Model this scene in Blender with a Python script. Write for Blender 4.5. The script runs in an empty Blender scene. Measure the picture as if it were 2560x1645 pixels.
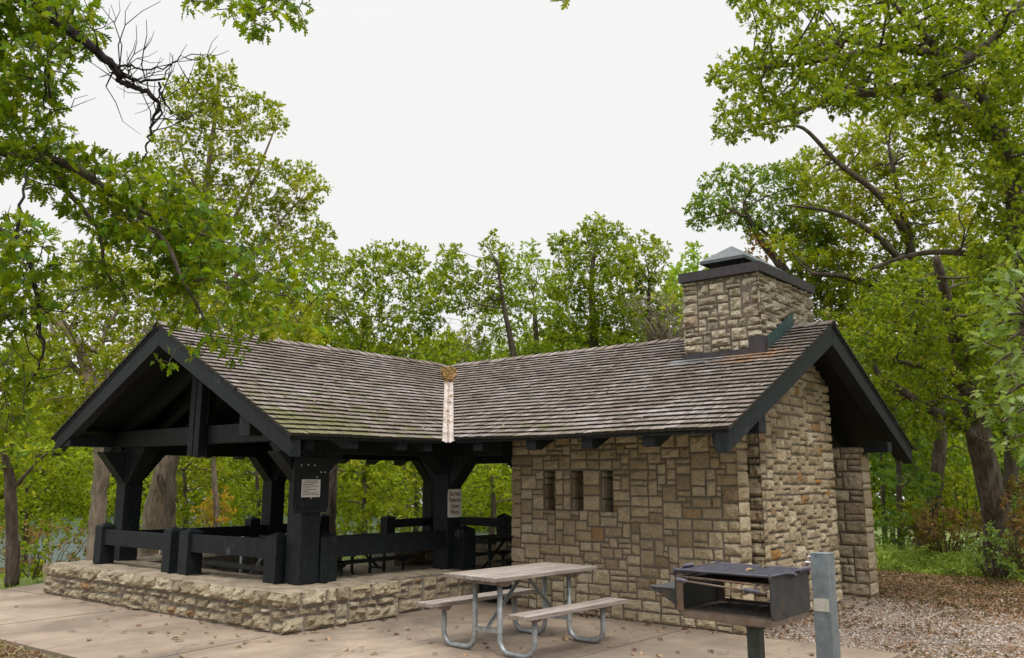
import bpy, math, random
import numpy as np
from mathutils import Vector, Matrix, noise

# ------------------------------------------------------------------ camera, world, sun, exposure
S = bpy.context.scene
COL = S.collection
CAM = (8.1072, -8.3122, 1.7009); YAW, PITCH, ROLL = 0.699587, 0.189687, 0.00152
F1000, CYP = 2.149092, 0.78656
cy_, sy_, cp_, sp_ = math.cos(YAW), math.sin(YAW), math.cos(PITCH), math.sin(PITCH)
FWD = Vector((-sy_*cp_, cy_*cp_, sp_)); R0 = Vector((cy_, sy_, 0)); U0 = R0.cross(FWD)
RT = R0*math.cos(ROLL) + U0*math.sin(ROLL); UP = U0*math.cos(ROLL) - R0*math.sin(ROLL)
cd = bpy.data.cameras.new('camera'); cam = bpy.data.objects.new('camera', cd); COL.objects.link(cam)
cam.matrix_world = Matrix(((RT.x, UP.x, -FWD.x, CAM[0]), (RT.y, UP.y, -FWD.y, CAM[1]), (RT.z, UP.z, -FWD.z, CAM[2]), (0, 0, 0, 1)))
cd.sensor_width = 36; cd.lens = F1000*1000/2560*36; cd.shift_y = -(822.5-CYP*1000)/2560
cd.clip_start = 0.1; cd.clip_end = 600
S.camera = cam
S.view_settings.view_transform = 'Standard'; S.view_settings.look = 'None'
S.view_settings.exposure = 0.0; S.view_settings.gamma = 1.0

SUN_DIR = Vector((0.62, -0.42, 1.05)).normalized()     # towards the sun
el = math.asin(SUN_DIR.z); az = math.atan2(SUN_DIR.x, SUN_DIR.y)
W_ = bpy.data.worlds.new('World'); S.world = W_; W_.use_nodes = True
nt = W_.node_tree; nt.nodes.clear()
out = nt.nodes.new('ShaderNodeOutputWorld'); bg = nt.nodes.new('ShaderNodeBackground')
sky = nt.nodes.new('ShaderNodeTexSky'); sky.sky_type = 'NISHITA'; sky.sun_disc = False
sky.sun_elevation = el; sky.sun_rotation = az
tcn = nt.nodes.new('ShaderNodeTexCoord'); sep = nt.nodes.new('ShaderNodeSeparateXYZ')
rmp = nt.nodes.new('ShaderNodeValToRGB'); rmp.color_ramp.interpolation = 'EASE'
e = rmp.color_ramp.elements
e[0].position = 0.52; e[0].color = (0.243, 0.243, 0.241, 1)
e[1].position = 0.84; e[1].color = (1, 1, 0.995, 1)
# overcast cloud sheet: dull at the horizon, much brighter overhead; a little of the clear sky's colour mixed in
mul = nt.nodes.new('ShaderNodeVectorMath'); mul.operation = 'SCALE'; mul.inputs['Scale'].default_value = 38.0
mixw = nt.nodes.new('ShaderNodeMixRGB'); mixw.inputs[0].default_value = 0.015
nt.links.new(tcn.outputs['Generated'], sep.inputs[0]); nt.links.new(sep.outputs['Z'], rmp.inputs[0])
cn = nt.nodes.new('ShaderNodeTexNoise'); cn.inputs['Scale'].default_value = 2.2; cn.inputs['Detail'].default_value = 4
nt.links.new(tcn.outputs['Generated'], cn.inputs['Vector'])
cr = nt.nodes.new('ShaderNodeMapRange'); cr.inputs[3].default_value = .965; cr.inputs[4].default_value = 1.035; nt.links.new(cn.outputs['Fac'], cr.inputs[0])
cm = nt.nodes.new('ShaderNodeVectorMath'); cm.operation = 'SCALE'; nt.links.new(rmp.outputs[0], cm.inputs[0]); nt.links.new(cr.outputs[0], cm.inputs['Scale'])
nt.links.new(cm.outputs[0], mul.inputs[0]); nt.links.new(mul.outputs[0], mixw.inputs[1])
nt.links.new(sky.outputs[0], mixw.inputs[2]); nt.links.new(mixw.outputs[0], bg.inputs[0])
bg.inputs[1].default_value = 0.10
nt.links.new(bg.outputs[0], out.inputs[0])
sl = bpy.data.lights.new('sun', 'SUN'); sl.energy = 1.5; sl.angle = math.radians(10); sl.color = (1, 0.96, 0.9)
so = bpy.data.objects.new('sun', sl); COL.objects.link(so); so.location = (0, 0, 30)
so.rotation_euler = (-SUN_DIR).to_track_quat('-Z', 'Y').to_euler()

def at(X, Y, t):
    """point of the place seen at photo position (X, Y) (2397 px wide), t metres away along the view axis"""
    px, py = X*2560/2397, Y*2560/2397
    d = FWD + RT*((px-1280)/(1000*F1000)) - UP*((py-1000*CYP)/(1000*F1000))
    return Vector(CAM) + d*t

# ------------------------------------------------------------------ helpers
random.seed(7); rng = np.random.default_rng(11)
R = random.uniform
def tag(o, label=None, cat=None, group=None, kind=None):
    if label: o['label'] = label
    if cat: o['category'] = cat
    if group: o['group'] = group
    if kind: o['kind'] = kind
    return o
def empty(name, loc=(0, 0, 0), rz=0, parent=None):
    o = bpy.data.objects.new(name, None); COL.objects.link(o); o.location = loc; o.rotation_euler = (0, 0, rz)
    if parent: o.parent = parent
    return o
class MB:
    def __init__(s): s.v = []; s.f = []; s.uv = {}
    def add(s, vs, fs):
        n = len(s.v); s.v += [tuple(v) for v in vs]; s.f += [tuple(i+n for i in f) for f in fs]; return n
    def box(s, a, b, m=None):
        x0, y0, z0 = a; x1, y1, z1 = b
        vs = [(x0,y0,z0),(x1,y0,z0),(x1,y1,z0),(x0,y1,z0),(x0,y0,z1),(x1,y0,z1),(x1,y1,z1),(x0,y1,z1)]
        if m: vs = [m @ Vector(v) for v in vs]
        s.add(vs, [(0,3,2,1),(4,5,6,7),(0,1,5,4),(1,2,6,5),(2,3,7,6),(3,0,4,7)])
    def prism(s, poly, off):
        """closed polygon (3D points) extruded by vector off"""
        n = len(poly); off = Vector(off); p = [Vector(q) for q in poly]
        nn = Vector((0,0,0))
        for i in range(n): nn += p[i].cross(p[(i+1) % n])
        if nn.dot(off) > 0: p = p[::-1]
        q = [a+off for a in p]
        fs = [tuple(range(n)), tuple(range(2*n-1, n-1, -1))]
        fs += [(i, i+n, (i+1) % n + n, (i+1) % n)[::1] for i in range(n)]
        s.add(p+q, fs)
    def beam(s, a, b, w, h, up=(0,0,1)):
        """rectangular bar from a to b, w across, h along up"""
        a = Vector(a); b = Vector(b); d = (b-a).normalized(); side = d.cross(Vector(up)).normalized(); u = side.cross(d)
        vs = []
        for p in (a, b):
            for sx, sz in ((-1,-1),(1,-1),(1,1),(-1,1)): vs.append(p+side*sx*w/2+u*sz*h/2)
        s.add(vs, [(0,1,2,3),(7,6,5,4),(0,4,5,1),(1,5,6,2),(2,6,7,3),(3,7,4,0)])
    def tube(s, pts, rad, n=8, cap=True):
        pts = [Vector(p) for p in pts]; k = len(pts)
        if not hasattr(rad, '__len__'): rad = [rad]*k
        rings = []; ref = None
        for i in range(k):
            d = (pts[min(i+1, k-1)]-pts[max(i-1, 0)])
            d = d.normalized() if d.length > 1e-9 else Vector((0,0,1))
            if ref is None: ref = Vector((0,0,1)) if abs(d.z) < .9 else Vector((1,0,0))
            a = (ref - d*ref.dot(d)); a = a.normalized() if a.length > 1e-6 else d.orthogonal().normalized()
            b = d.cross(a); ref = a
            rings.append([pts[i]+(a*math.cos(2*math.pi*j/n)+b*math.sin(2*math.pi*j/n))*rad[i] for j in range(n)])
        vs = [v for r_ in rings for v in r_]; fs = []
        for i in range(k-1):
            for j in range(n):
                j2 = (j+1) % n
                fs.append((i*n+j, i*n+j2, (i+1)*n+j2, (i+1)*n+j))
        if cap: fs += [tuple(range(n-1, -1, -1)), tuple((k-1)*n+j for j in range(n))]
        s.add(vs, fs)
    def build(s, name, m, parent=None, smooth=False, bevel=0, col=None):
        me = bpy.data.meshes.new(name); me.from_pydata(s.v, [], s.f); me.materials.append(m)
        if smooth: me.polygons.foreach_set('use_smooth', [True]*len(me.polygons))
        me.update(); o = bpy.data.objects.new(name, me); COL.objects.link(o)
        if parent: o.parent = parent
        if bevel:
            b = o.modifiers.new('bevel', 'BEVEL'); b.width = bevel; b.segments = 2; b.limit_method = 'ANGLE'
        return o
def local(o, parent):
    """o was modelled in world space; keep it there under a parent that sits elsewhere"""
    o.matrix_parent_inverse = parent.matrix_basis.inverted(); return o
def smooth_path(pts, k=4):
    pts = [Vector(p) for p in pts]; res = []
    for i in range(len(pts)-1):
        p0 = pts[max(i-1,0)]; p1 = pts[i]; p2 = pts[i+1]; p3 = pts[min(i+2, len(pts)-1)]
        for j in range(k):
            t = j/k
            res.append(.5*((2*p1)+(p2-p0)*t+(2*p0-5*p1+4*p2-p3)*t*t+(3*p1-p0-3*p2+p3)*t**3))
    res.append(pts[-1]); return res
def lerp_list(a, n):
    return [float(x) for x in np.interp(np.linspace(0, len(a)-1, n), range(len(a)), a)]

# ------------------------------------------------------------------ materials
def M(name):
    m = bpy.data.materials.new(name); m.use_nodes = True; nt = m.node_tree
    return m, nt, nt.nodes['Principled BSDF']
def N(nt, t, **kw):
    n = nt.nodes.new(t)
    for k, v in kw.items():
        if k in n.inputs.keys(): n.inputs[k].default_value = v
        else: setattr(n, k, v)
    return n
def ramp(nt, src, stops, interp='LINEAR'):
    r = nt.nodes.new('ShaderNodeValToRGB'); el = r.color_ramp.elements; r.color_ramp.interpolation = interp
    while len(el) < len(stops): el.new(.5)
    for e_, (p, c) in zip(el, stops):
        e_.position = p; e_.color = (*c, 1) if len(c) == 3 else c
    nt.links.new(src, r.inputs[0]); return r.outputs[0]
def mix(nt, fac, a, b, mode='MIX'):
    n = nt.nodes.new('ShaderNodeMixRGB'); n.blend_type = mode
    for i, v in ((0, fac), (1, a), (2, b)):
        if hasattr(v, 'links') or hasattr(v, 'is_linked'): nt.links.new(v, n.inputs[i])
        elif i == 0: n.inputs[0].default_value = v
        else: n.inputs[i].default_value = (*v, 1)
    return n.outputs[0]
def noise_tex(nt, scale, detail=5, rough=.6, coord='Object', sc=(1,1,1)):
    tc = nt.nodes.new('ShaderNodeTexCoord'); mp = nt.nodes.new('ShaderNodeMapping'); mp.inputs['Scale'].default_value = sc
    src = nt.nodes.new('ShaderNodeNewGeometry').outputs['Position'] if coord == 'Geo' else tc.outputs[coord]
    nt.links.new(src, mp.inputs[0])
    n = N(nt, 'ShaderNodeTexNoise', Scale=scale, Detail=detail, Roughness=rough); nt.links.new(mp.outputs[0], n.inputs['Vector'])
    return n.outputs['Fac']
def bump(nt, bsdf, h, strength, dist=.02):
    b = N(nt, 'ShaderNodeBump', Strength=strength, Distance=dist); nt.links.new(h, b.inputs['Height']); nt.links.new(b.outputs[0], bsdf.inputs['Normal']); return b
def island(nt):
    return nt.nodes.new('ShaderNodeNewGeometry').outputs['Random Per Island']

def mat_plain(name, c1, c2, scale=8, rough=.7, metal=0, bs=.2, sc=(1,1,1), bd=.005, spec=.5):
    m, nt, b = M(name); n = noise_tex(nt, scale, sc=sc)
    nt.links.new(ramp(nt, n, [(.3, c1), (.7, c2)]), b.inputs['Base Color'])
    b.inputs['Roughness'].default_value = rough; b.inputs['Metallic'].default_value = metal
    b.inputs['Specular IOR Level'].default_value = spec
    bump(nt, b, n, bs, bd); return m

def mat_stone(k=1, nm='limestone', grey=0):
    m, nt, b = M(nm); isl = island(nt)
    base = ramp(nt, isl, [(0, (.30,.225,.14)), (.15, (.54,.43,.28)), (.33, (.66,.55,.38)), (.5, (.44,.35,.225)), (.68, (.60,.49,.33)), (.82, (.72,.62,.46)), (.9, (.36,.28,.18)),
                          (.96, (.52,.42,.28)), (.98, (.42,.26,.15)), (.994, (.45,.22,.06)), (1, (.52,.25,.05))])
    n1 = noise_tex(nt, 7, 6, .65, 'Geo'); n2 = noise_tex(nt, 45, 4, .7, 'Geo')
    c = mix(nt, ramp(nt, n1, [(.35, (0,0,0)), (.75, (.55,.55,.55))]), base, (.26,.20,.13))
    c = mix(nt, ramp(nt, n2, [(.35, (.5,.5,.5)), (.6, (0,0,0))]), c, (.2,.155,.10))
    if k != 1: c = mix(nt, 1.0, c, (k, k, k*.97), 'MULTIPLY')
    if grey: hs = N(nt, 'ShaderNodeHueSaturation', Saturation=1-grey, Value=1.08); nt.links.new(c, hs.inputs['Color']); c = hs.outputs[0]
    n3 = noise_tex(nt, 3.1, 4, .7, 'Geo')
    c = mix(nt, ramp(nt, n3, [(.63, (0,0,0)), (.78, (.45,.45,.45))]), c, (.13,.13,.06))
    nt.links.new(c, b.inputs['Base Color']); b.inputs['Roughness'].default_value = .95; b.inputs['Specular IOR Level'].default_value = .15
    n4 = noise_tex(nt, 19, 6, .8, 'Geo'); bump(nt, b, mix(nt, .6, n4, n2), 1.0, .05); return m
STONE = mat_stone(1, 'limestone', 0)
STONE_D = mat_stone(.82, 'weathered_limestone', .12); STONE_C = mat_stone(.98, 'pale_limestone', .28)
def mat_stone2(name, dirt):
    m = STONE.copy(); m.name = name; return m
def mat_mortar():
    m, nt, b = M('mortar'); n = noise_tex(nt, 30, 5, .7, 'Geo'); n2 = noise_tex(nt, 2.5, 3, .6, 'Geo')
    c = ramp(nt, n, [(.3, (.085,.07,.053)), (.7, (.175,.147,.115))])
    c = mix(nt, ramp(nt, n2, [(.5, (0,0,0)), (.75, (.7,.7,.7))]), c, (.09,.095,.05))
    nt.links.new(c, b.inputs['Base Color']); b.inputs['Roughness'].default_value = .95; bump(nt, b, n, .5, .01); return m
MORTAR = mat_mortar()
def mat_mortar_light():
    m, nt, b = M('pale_mortar'); n = noise_tex(nt, 30, 5, .7, 'Geo')
    nt.links.new(ramp(nt, n, [(.3, (.13,.11,.09)), (.7, (.24,.21,.175))]), b.inputs['Base Color']); b.inputs['Roughness'].default_value = .95; bump(nt, b, n, .5, .01); return m
MORTAR2 = mat_mortar_light()
def mat_timber():
    m, nt, b = M('black_painted_timber')
    n = noise_tex(nt, 9, 6, .65, 'Geo'); n2 = noise_tex(nt, 60, 3, .6, 'Geo', (1,1,.15))
    c = ramp(nt, n, [(.3, (.0025,.0040,.005)), (.7, (.0068,.0098,.0125))])
    c = mix(nt, ramp(nt, n2, [(.52, (0,0,0)), (.75, (.7,.7,.7))]), c, (.026,.034,.040))
    n3 = noise_tex(nt, 1, 3, .5, 'Geo', (55,55,7)); n4 = noise_tex(nt, 2.3, 3, .6, 'Geo'); mm_ = N(nt, 'ShaderNodeMath', operation='MULTIPLY'); nt.links.new(n3, mm_.inputs[0]); nt.links.new(n4, mm_.inputs[1])
    c = mix(nt, ramp(nt, mm_.outputs[0], [(.40, (0,0,0)), (.45, (.6,.6,.6))]), c, (.10,.11,.115))
    nt.links.new(c, b.inputs['Base Color']); b.inputs['Roughness'].default_value = .62; b.inputs['Specular IOR Level'].default_value = .28
    bump(nt, b, n2, .5, .006); return m
TIMBER = mat_timber()
def mat_shake():
    m, nt, b = M('weathered_shakes'); isl = island(nt)
    c = ramp(nt, isl, [(0, (.10,.078,.062)), (.3, (.16,.128,.105)), (.5, (.225,.185,.16)), (.7, (.14,.11,.09)), (.92, (.28,.24,.225)), (1, (.20,.165,.15))])
    g = noise_tex(nt, 1.0, 4, .6, 'UV', (55, 4, 1))
    c = mix(nt, ramp(nt, g, [(.35, (.55,.55,.55)), (.6, (0,0,0))]), c, (.10,.082,.07))
    pl_ = noise_tex(nt, 1.1, 6, .7, 'Geo', (1, 1, .4)); c = mix(nt, ramp(nt, pl_, [(.5, (0,0,0)), (.68, (.5,.5,.5))]), c, (.30,.27,.27)); p = noise_tex(nt, .8, 5, .65, 'Geo')
    c = mix(nt, ramp(nt, p, [(.46, (0,0,0)), (.68, (.65,.65,.65))]), c, (.11,.075,.06))
    # moss, mostly on the left wing's lower courses
    geo = nt.nodes.new('ShaderNodeNewGeometry'); sp = nt.nodes.new('ShaderNodeSeparateXYZ'); nt.links.new(geo.outputs['Position'], sp.inputs[0])
    mz = N(nt, 'ShaderNodeMapRange'); mz.inputs[1].default_value = 3.5; mz.inputs[2].default_value = 2.2; nt.links.new(sp.outputs['Z'], mz.inputs[0])
    mx = N(nt, 'ShaderNodeMapRange'); mx.inputs[1].default_value = 1.5; mx.inputs[2].default_value = -2.2; nt.links.new(sp.outputs['Y'], mx.inputs[0])
    q = N(nt, 'ShaderNodeMath', operation='MULTIPLY'); nt.links.new(mz.outputs[0], q.inputs[0]); nt.links.new(mx.outputs[0], q.inputs[1])
    mn = noise_tex(nt, 2.2, 6, .75, 'Geo')
    a = N(nt, 'ShaderNodeMath', operation='MULTIPLY_ADD'); nt.links.new(q.outputs[0], a.inputs[0]); a.inputs[1].default_value = .27; nt.links.new(mn, a.inputs[2])
    c = mix(nt, ramp(nt, a.outputs[0], [(.60, (0,0,0)), (.72, (.75,.75,.75))]), c, (.085,.09,.018))
    # rust run-off below the chimney flashing
    rd = N(nt, 'ShaderNodeVectorMath', operation='DISTANCE'); nt.links.new(geo.outputs['Position'], rd.inputs[0])
    sc = N(nt, 'ShaderNodeVectorMath', operation='MULTIPLY'); sc.inputs[1].default_value = (.55, 1.0, .3); nt.links.new(geo.outputs['Position'], sc.inputs[0])
    nt.links.new(sc.outputs[0], rd.inputs[0]); rd.inputs[1].default_value = (3.3*.55, 2.2, 3.25*.3)
    rs = N(nt, 'ShaderNodeMath', operation='MULTIPLY_ADD'); nt.links.new(mn, rs.inputs[0]); rs.inputs[1].default_value = .3; nt.links.new(rd.outputs['Value'], rs.inputs[2])
    c = mix(nt, ramp(nt, rs.outputs[0], [(.20, (.85,.85,.85)), (.46, (0,0,0))]), c, (.36,.15,.035))
    nt.links.new(c, b.inputs['Base Color']); b.inputs['Roughness'].default_value = .85; b.inputs['Specular IOR Level'].default_value = .25
    bump(nt, b, g, .5, .006); return m
SHAKE = mat_shake()
ENDGRAIN_SHADE = mat_plain('end_grain_shade', (.010,.008,.006), (.03,.025,.018), 30, .95, bs=.3)  # end grain, darkened further to paint shade lines along the courses
def mat_concrete():
    m, nt, b = M('concrete')
    n1 = noise_tex(nt, .9, 7, .68, 'Geo', (1, .35, 1)); n2 = noise_tex(nt, 60, 4, .7, 'Geo'); n3 = noise_tex(nt, .45, 4, .7, 'Geo')
    c = ramp(nt, n1, [(.3, (.15,.110,.078)), (.5, (.275,.208,.150)), (.72, (.39,.31,.235))])
    c = mix(nt, ramp(nt, n2, [(.3, (.35,.35,.35)), (.6, (0,0,0))]), c, (.22,.17,.13))
    c = mix(nt, ramp(nt, n3, [(.46, (0,0,0)), (.64, (.8,.8,.8))]), c, (.13,.10,.075))
    n5 = noise_tex(nt, 4.5, 7, .75, 'Geo', (1, .5, 1)); c = mix(nt, ramp(nt, n5, [(.5, (0,0,0)), (.7, (.6,.6,.6))]), c, (.14,.105,.08))
    vc = N(nt, 'ShaderNodeTexVoronoi', Scale=.55, feature='DISTANCE_TO_EDGE'); gg = nt.nodes.new('ShaderNodeNewGeometry'); ad = N(nt, 'ShaderNodeVectorMath', operation='ADD'); n6 = N(nt, 'ShaderNodeTexNoise', Scale=2.5, Detail=6.0); nt.links.new(gg.outputs['Position'], n6.inputs['Vector']); sc6 = N(nt, 'ShaderNodeVectorMath', operation='SCALE'); sc6.inputs['Scale'].default_value = .5; nt.links.new(n6.outputs['Color'], sc6.inputs[0]); nt.links.new(gg.outputs['Position'], ad.inputs[0]); nt.links.new(sc6.outputs[0], ad.inputs[1]); nt.links.new(ad.outputs[0], vc.inputs['Vector'])
    c = mix(nt, ramp(nt, vc.outputs['Distance'], [(.0, (.55,.55,.55)), (.006, (0,0,0))]), c, (.06,.045,.035))
    nt.links.new(c, b.inputs['Base Color']); b.inputs['Roughness'].default_value = .9
    bump(nt, b, n2, .3, .004); return m
CONCRETE = mat_concrete()
def mat_gravel():
    m, nt, b = M('gravel'); g = nt.nodes.new('ShaderNodeNewGeometry')
    v = N(nt, 'ShaderNodeTexVoronoi', Scale=42.0); nt.links.new(g.outputs['Position'], v.inputs['Vector'])
    hsv = nt.nodes.new('ShaderNodeSeparateColor'); nt.links.new(v.outputs['Color'], hsv.inputs[0])
    c = ramp(nt, hsv.outputs[0], [(0, (.09,.062,.047)), (.4, (.25,.195,.155)), (.7, (.38,.315,.26)), (1, (.17,.10,.065))])
    n3 = noise_tex(nt, .7, 5, .7, 'Geo')
    c = mix(nt, ramp(nt, n3, [(.42, (0,0,0)), (.62, (.75,.75,.75))]), c, (.22,.12,.065))
    nt.links.new(c, b.inputs['Base Color']); b.inputs['Roughness'].default_value = .95
    bump(nt, b, v.outputs['Distance'], 1, .02); return m
GRAVEL = mat_gravel()
GRASSMAT = mat_plain('grassy_soil', (.05,.085,.015), (.13,.16,.035), 3, .95, bs=.5, bd=.05)
GALV = mat_plain('galvanised_steel', (.20,.21,.22), (.38,.40,.41), 22, .5, .55, .15)
DKGALV = mat_plain('green_painted_steel', (.016,.024,.022), (.04,.055,.05), 12, .5, .2)
def mat_wood(name, cols, gs=(3, 60, 60)):
    m, nt, b = M(name); g = noise_tex(nt, 1.0, 5, .65, 'Object', gs); isl = island(nt)
    c = ramp(nt, g, [(.3, cols[0]), (.5, cols[1]), (.7, cols[2])])
    c = mix(nt, .35, c, ramp(nt, isl, [(0, cols[1]), (1, cols[2])]))
    nt.links.new(c, b.inputs['Base Color']); b.inputs['Roughness'].default_value = .85; b.inputs['Specular IOR Level'].default_value = .2
    bump(nt, b, g, .5, .006); return m
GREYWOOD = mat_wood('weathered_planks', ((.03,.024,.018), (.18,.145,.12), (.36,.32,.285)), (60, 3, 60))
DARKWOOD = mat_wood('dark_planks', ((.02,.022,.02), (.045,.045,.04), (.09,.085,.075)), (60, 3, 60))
def mat_rust(name, a, c2, rust, lim):
    m, nt, b = M(name); n = noise_tex(nt, 14, 6, .7, 'Object'); n2 = noise_tex(nt, 5, 5, .7, 'Object')
    c = ramp(nt, n, [(.3, a), (.7, c2)]); c = mix(nt, ramp(nt, n2, [(lim, (0,0,0)), (lim+.15, (.85,.85,.85))]), c, rust)
    nt.links.new(c, b.inputs['Base Color']); b.inputs['Roughness'].default_value = .6; b.inputs['Metallic'].default_value = .3
    bump(nt, b, n, .3, .004); return m
GRILLSTEEL = mat_rust('blackened_steel', (.014,.015,.016), (.040,.039,.040), (.13,.055,.025), .60)
GRILLRUST = mat_rust('rusted_grill_steel', (.06,.042,.032), (.17,.125,.095), (.12,.05,.022), .52)
GRATE = mat_rust('heat_blued_steel', (.022,.02,.028), (.075,.07,.095), (.10,.05,.035), .56)
COIL = mat_plain('spring_steel', (.05,.045,.06), (.12,.11,.145), 30, .5, .3)
COPPER = mat_rust('aged_copper', (.018,.045,.046), (.045,.095,.09), (.09,.07,.05), .56)
BAND = mat_rust('dark_metal_band', (.028,.022,.026), (.055,.045,.05), (.06,.075,.07), .6)
HOOD = mat_rust('grey_hood_metal', (.06,.068,.075), (.125,.135,.14), (.16,.12,.085), .62)
FLASH = mat_rust('pale_valley_metal', (.29,.24,.21), (.44,.375,.335), (.17,.12,.09), .50)
PAPER = mat_plain('paper', (.5,.47,.45), (.62,.58,.56), 6, .8, bs=0)
INK = mat_plain('ink', (.05,.045,.05), (.09,.085,.09), 5, .8, bs=0)
SIGNW = mat_plain('sign_white', (.55,.54,.50), (.66,.65,.6), 9, .5, bs=.05)
SIGNB = mat_plain('sign_brown', (.10,.022,.018), (.14,.03,.025), 9, .6, bs=0)
CHROME = mat_plain('chrome', (.5,.45,.52), (.7,.66,.72), 20, .2, .9)
ASH = mat_plain('ash', (.01,.01,.01), (.09,.075,.06), 60, 1, bs=1, bd=.02)

def mat_bark(name, a, b_, c3):
    m, nt, b = M(name); n = noise_tex(nt, 1.0, 7, .7, 'Geo', (16,16,2.2)); n2 = noise_tex(nt, 1.3, 4, .6, 'Geo')
    c = ramp(nt, n, [(.32, a), (.52, b_), (.72, c3)])
    c = mix(nt, ramp(nt, n2, [(.5, (0,0,0)), (.75, (.5,.5,.5))]), c, (.05,.06,.03))
    nt.links.new(c, b.inputs['Base Color']); b.inputs['Roughness'].default_value = .95; b.inputs['Specular IOR Level'].default_value = .1
    bump(nt, b, n, 1, .05); return m
BARK = mat_bark('oak_bark', (.035,.026,.02), (.11,.085,.068), (.19,.155,.125))
BARKP = mat_bark('pale_bark', (.10,.075,.055), (.24,.185,.145), (.36,.29,.23))
BARKD = mat_bark('dark_bark', (.012,.009,.012), (.035,.028,.03), (.06,.05,.05))
BARKG = mat_bark('grey_twigs', (.12,.09,.07), (.22,.18,.14), (.3,.25,.2))

def mat_leaf(name, cols, yel=(.27,.25,.03), ylim=.55, trans=.36, yamt=.65, ns=.6):
    m, nt, b = M(name); isl = island(nt)
    c = ramp(nt, isl, [(i/(len(cols)-1), k) for i, k in enumerate(cols)])
    n = noise_tex(nt, ns, 4, .6, 'Geo')
    c = mix(nt, ramp(nt, n, [(ylim, (0,0,0)), (ylim+.14, (yamt,)*3)]), c, yel)
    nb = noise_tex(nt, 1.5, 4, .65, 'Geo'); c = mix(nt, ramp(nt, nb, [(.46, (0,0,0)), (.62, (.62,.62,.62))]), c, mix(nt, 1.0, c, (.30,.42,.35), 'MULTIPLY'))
    nt.links.new(c, b.inputs['Base Color']); b.inputs['Roughness'].default_value = .6; b.inputs['Specular IOR Level'].default_value = .12
    tr = nt.nodes.new('ShaderNodeBsdfTranslucent'); nt.links.new(mix(nt, .42, c, (.60,.72,.01)), tr.inputs[0])
    mx = nt.nodes.new('ShaderNodeMixShader'); mx.inputs[0].default_value = trans
    o = nt.nodes['Material Output']; nt.links.new(b.outputs[0], mx.inputs[1]); nt.links.new(tr.outputs[0], mx.inputs[2]); nt.links.new(mx.outputs[0], o.inputs[0])
    return m
G1 = [(0.019, 0.050, 0.005), (0.065, 0.132, 0.008), (0.162, 0.253, 0.015), (0.279, 0.334, 0.018), (0.043, 0.091, 0.007), (0.129, 0.203, 0.012), (0.365, 0.354, 0.021), (0.032, 0.071, 0.006)]
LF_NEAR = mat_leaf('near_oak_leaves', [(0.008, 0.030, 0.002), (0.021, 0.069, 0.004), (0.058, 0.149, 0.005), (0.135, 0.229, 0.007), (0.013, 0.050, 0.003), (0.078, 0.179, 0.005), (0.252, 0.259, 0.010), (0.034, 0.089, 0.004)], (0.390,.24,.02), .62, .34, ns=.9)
LF_GRN = mat_leaf('green_leaves', G1, (.24,.24,.03), .6)
LF_YEL = mat_leaf('yellow_green_leaves', [(0.030, 0.071, 0.006), (0.142, 0.214, 0.010), (0.283, 0.336, 0.014), (0.081, 0.132, 0.008), (0.385, 0.378, 0.017), (0.182, 0.244, 0.013), (0.364, 0.255, 0.021), (0.101, 0.174, 0.008)], (.42,.34,.03), .54)
LF_DRK = mat_leaf('deep_green_leaves', [(0.017, 0.048, 0.012), (0.061, 0.138, 0.024), (0.138, 0.242, 0.040), (0.035, 0.078, 0.016)], (0.253,.28,.03), .60)
LF_PALE = mat_leaf('pale_green_leaves', [(.05,.10,.02), (.14,.22,.05), (.22,.31,.08), (.07,.13,.03), (.32,.38,.20)], (.28,.33,.05), .60)
LF_ORG = mat_leaf('orange_leaves', [(.38,.12,.02), (.5,.2,.025), (.42,.28,.03), (.2,.2,.03)], (.5,.24,.03), .5)
LF_BRN = mat_leaf('brown_leaves', [(.10,.045,.018), (.2,.09,.035), (.28,.15,.06), (.14,.10,.03)], (.26,.12,.05), .5, .2)
LF_LIT = mat_leaf('leaf_litter', [(.08,.035,.02), (.19,.085,.045), (.33,.20,.115), (.14,.055,.03), (.42,.31,.21), (.07,.02,.02), (.25,.15,.09)], (.26,.15,.08), .5, .1)
LF_RED = mat_leaf('russet_leaves', [(.22,.055,.025), (.32,.10,.045), (.18,.06,.04)], (.3,.12,.04), .5)
LF_GC = mat_leaf('ground_plants', [(.14,.22,.03), (.30,.42,.06), (.44,.54,.11), (.52,.58,.17), (.18,.26,.06)], (.55,.56,.14), .55)

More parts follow.
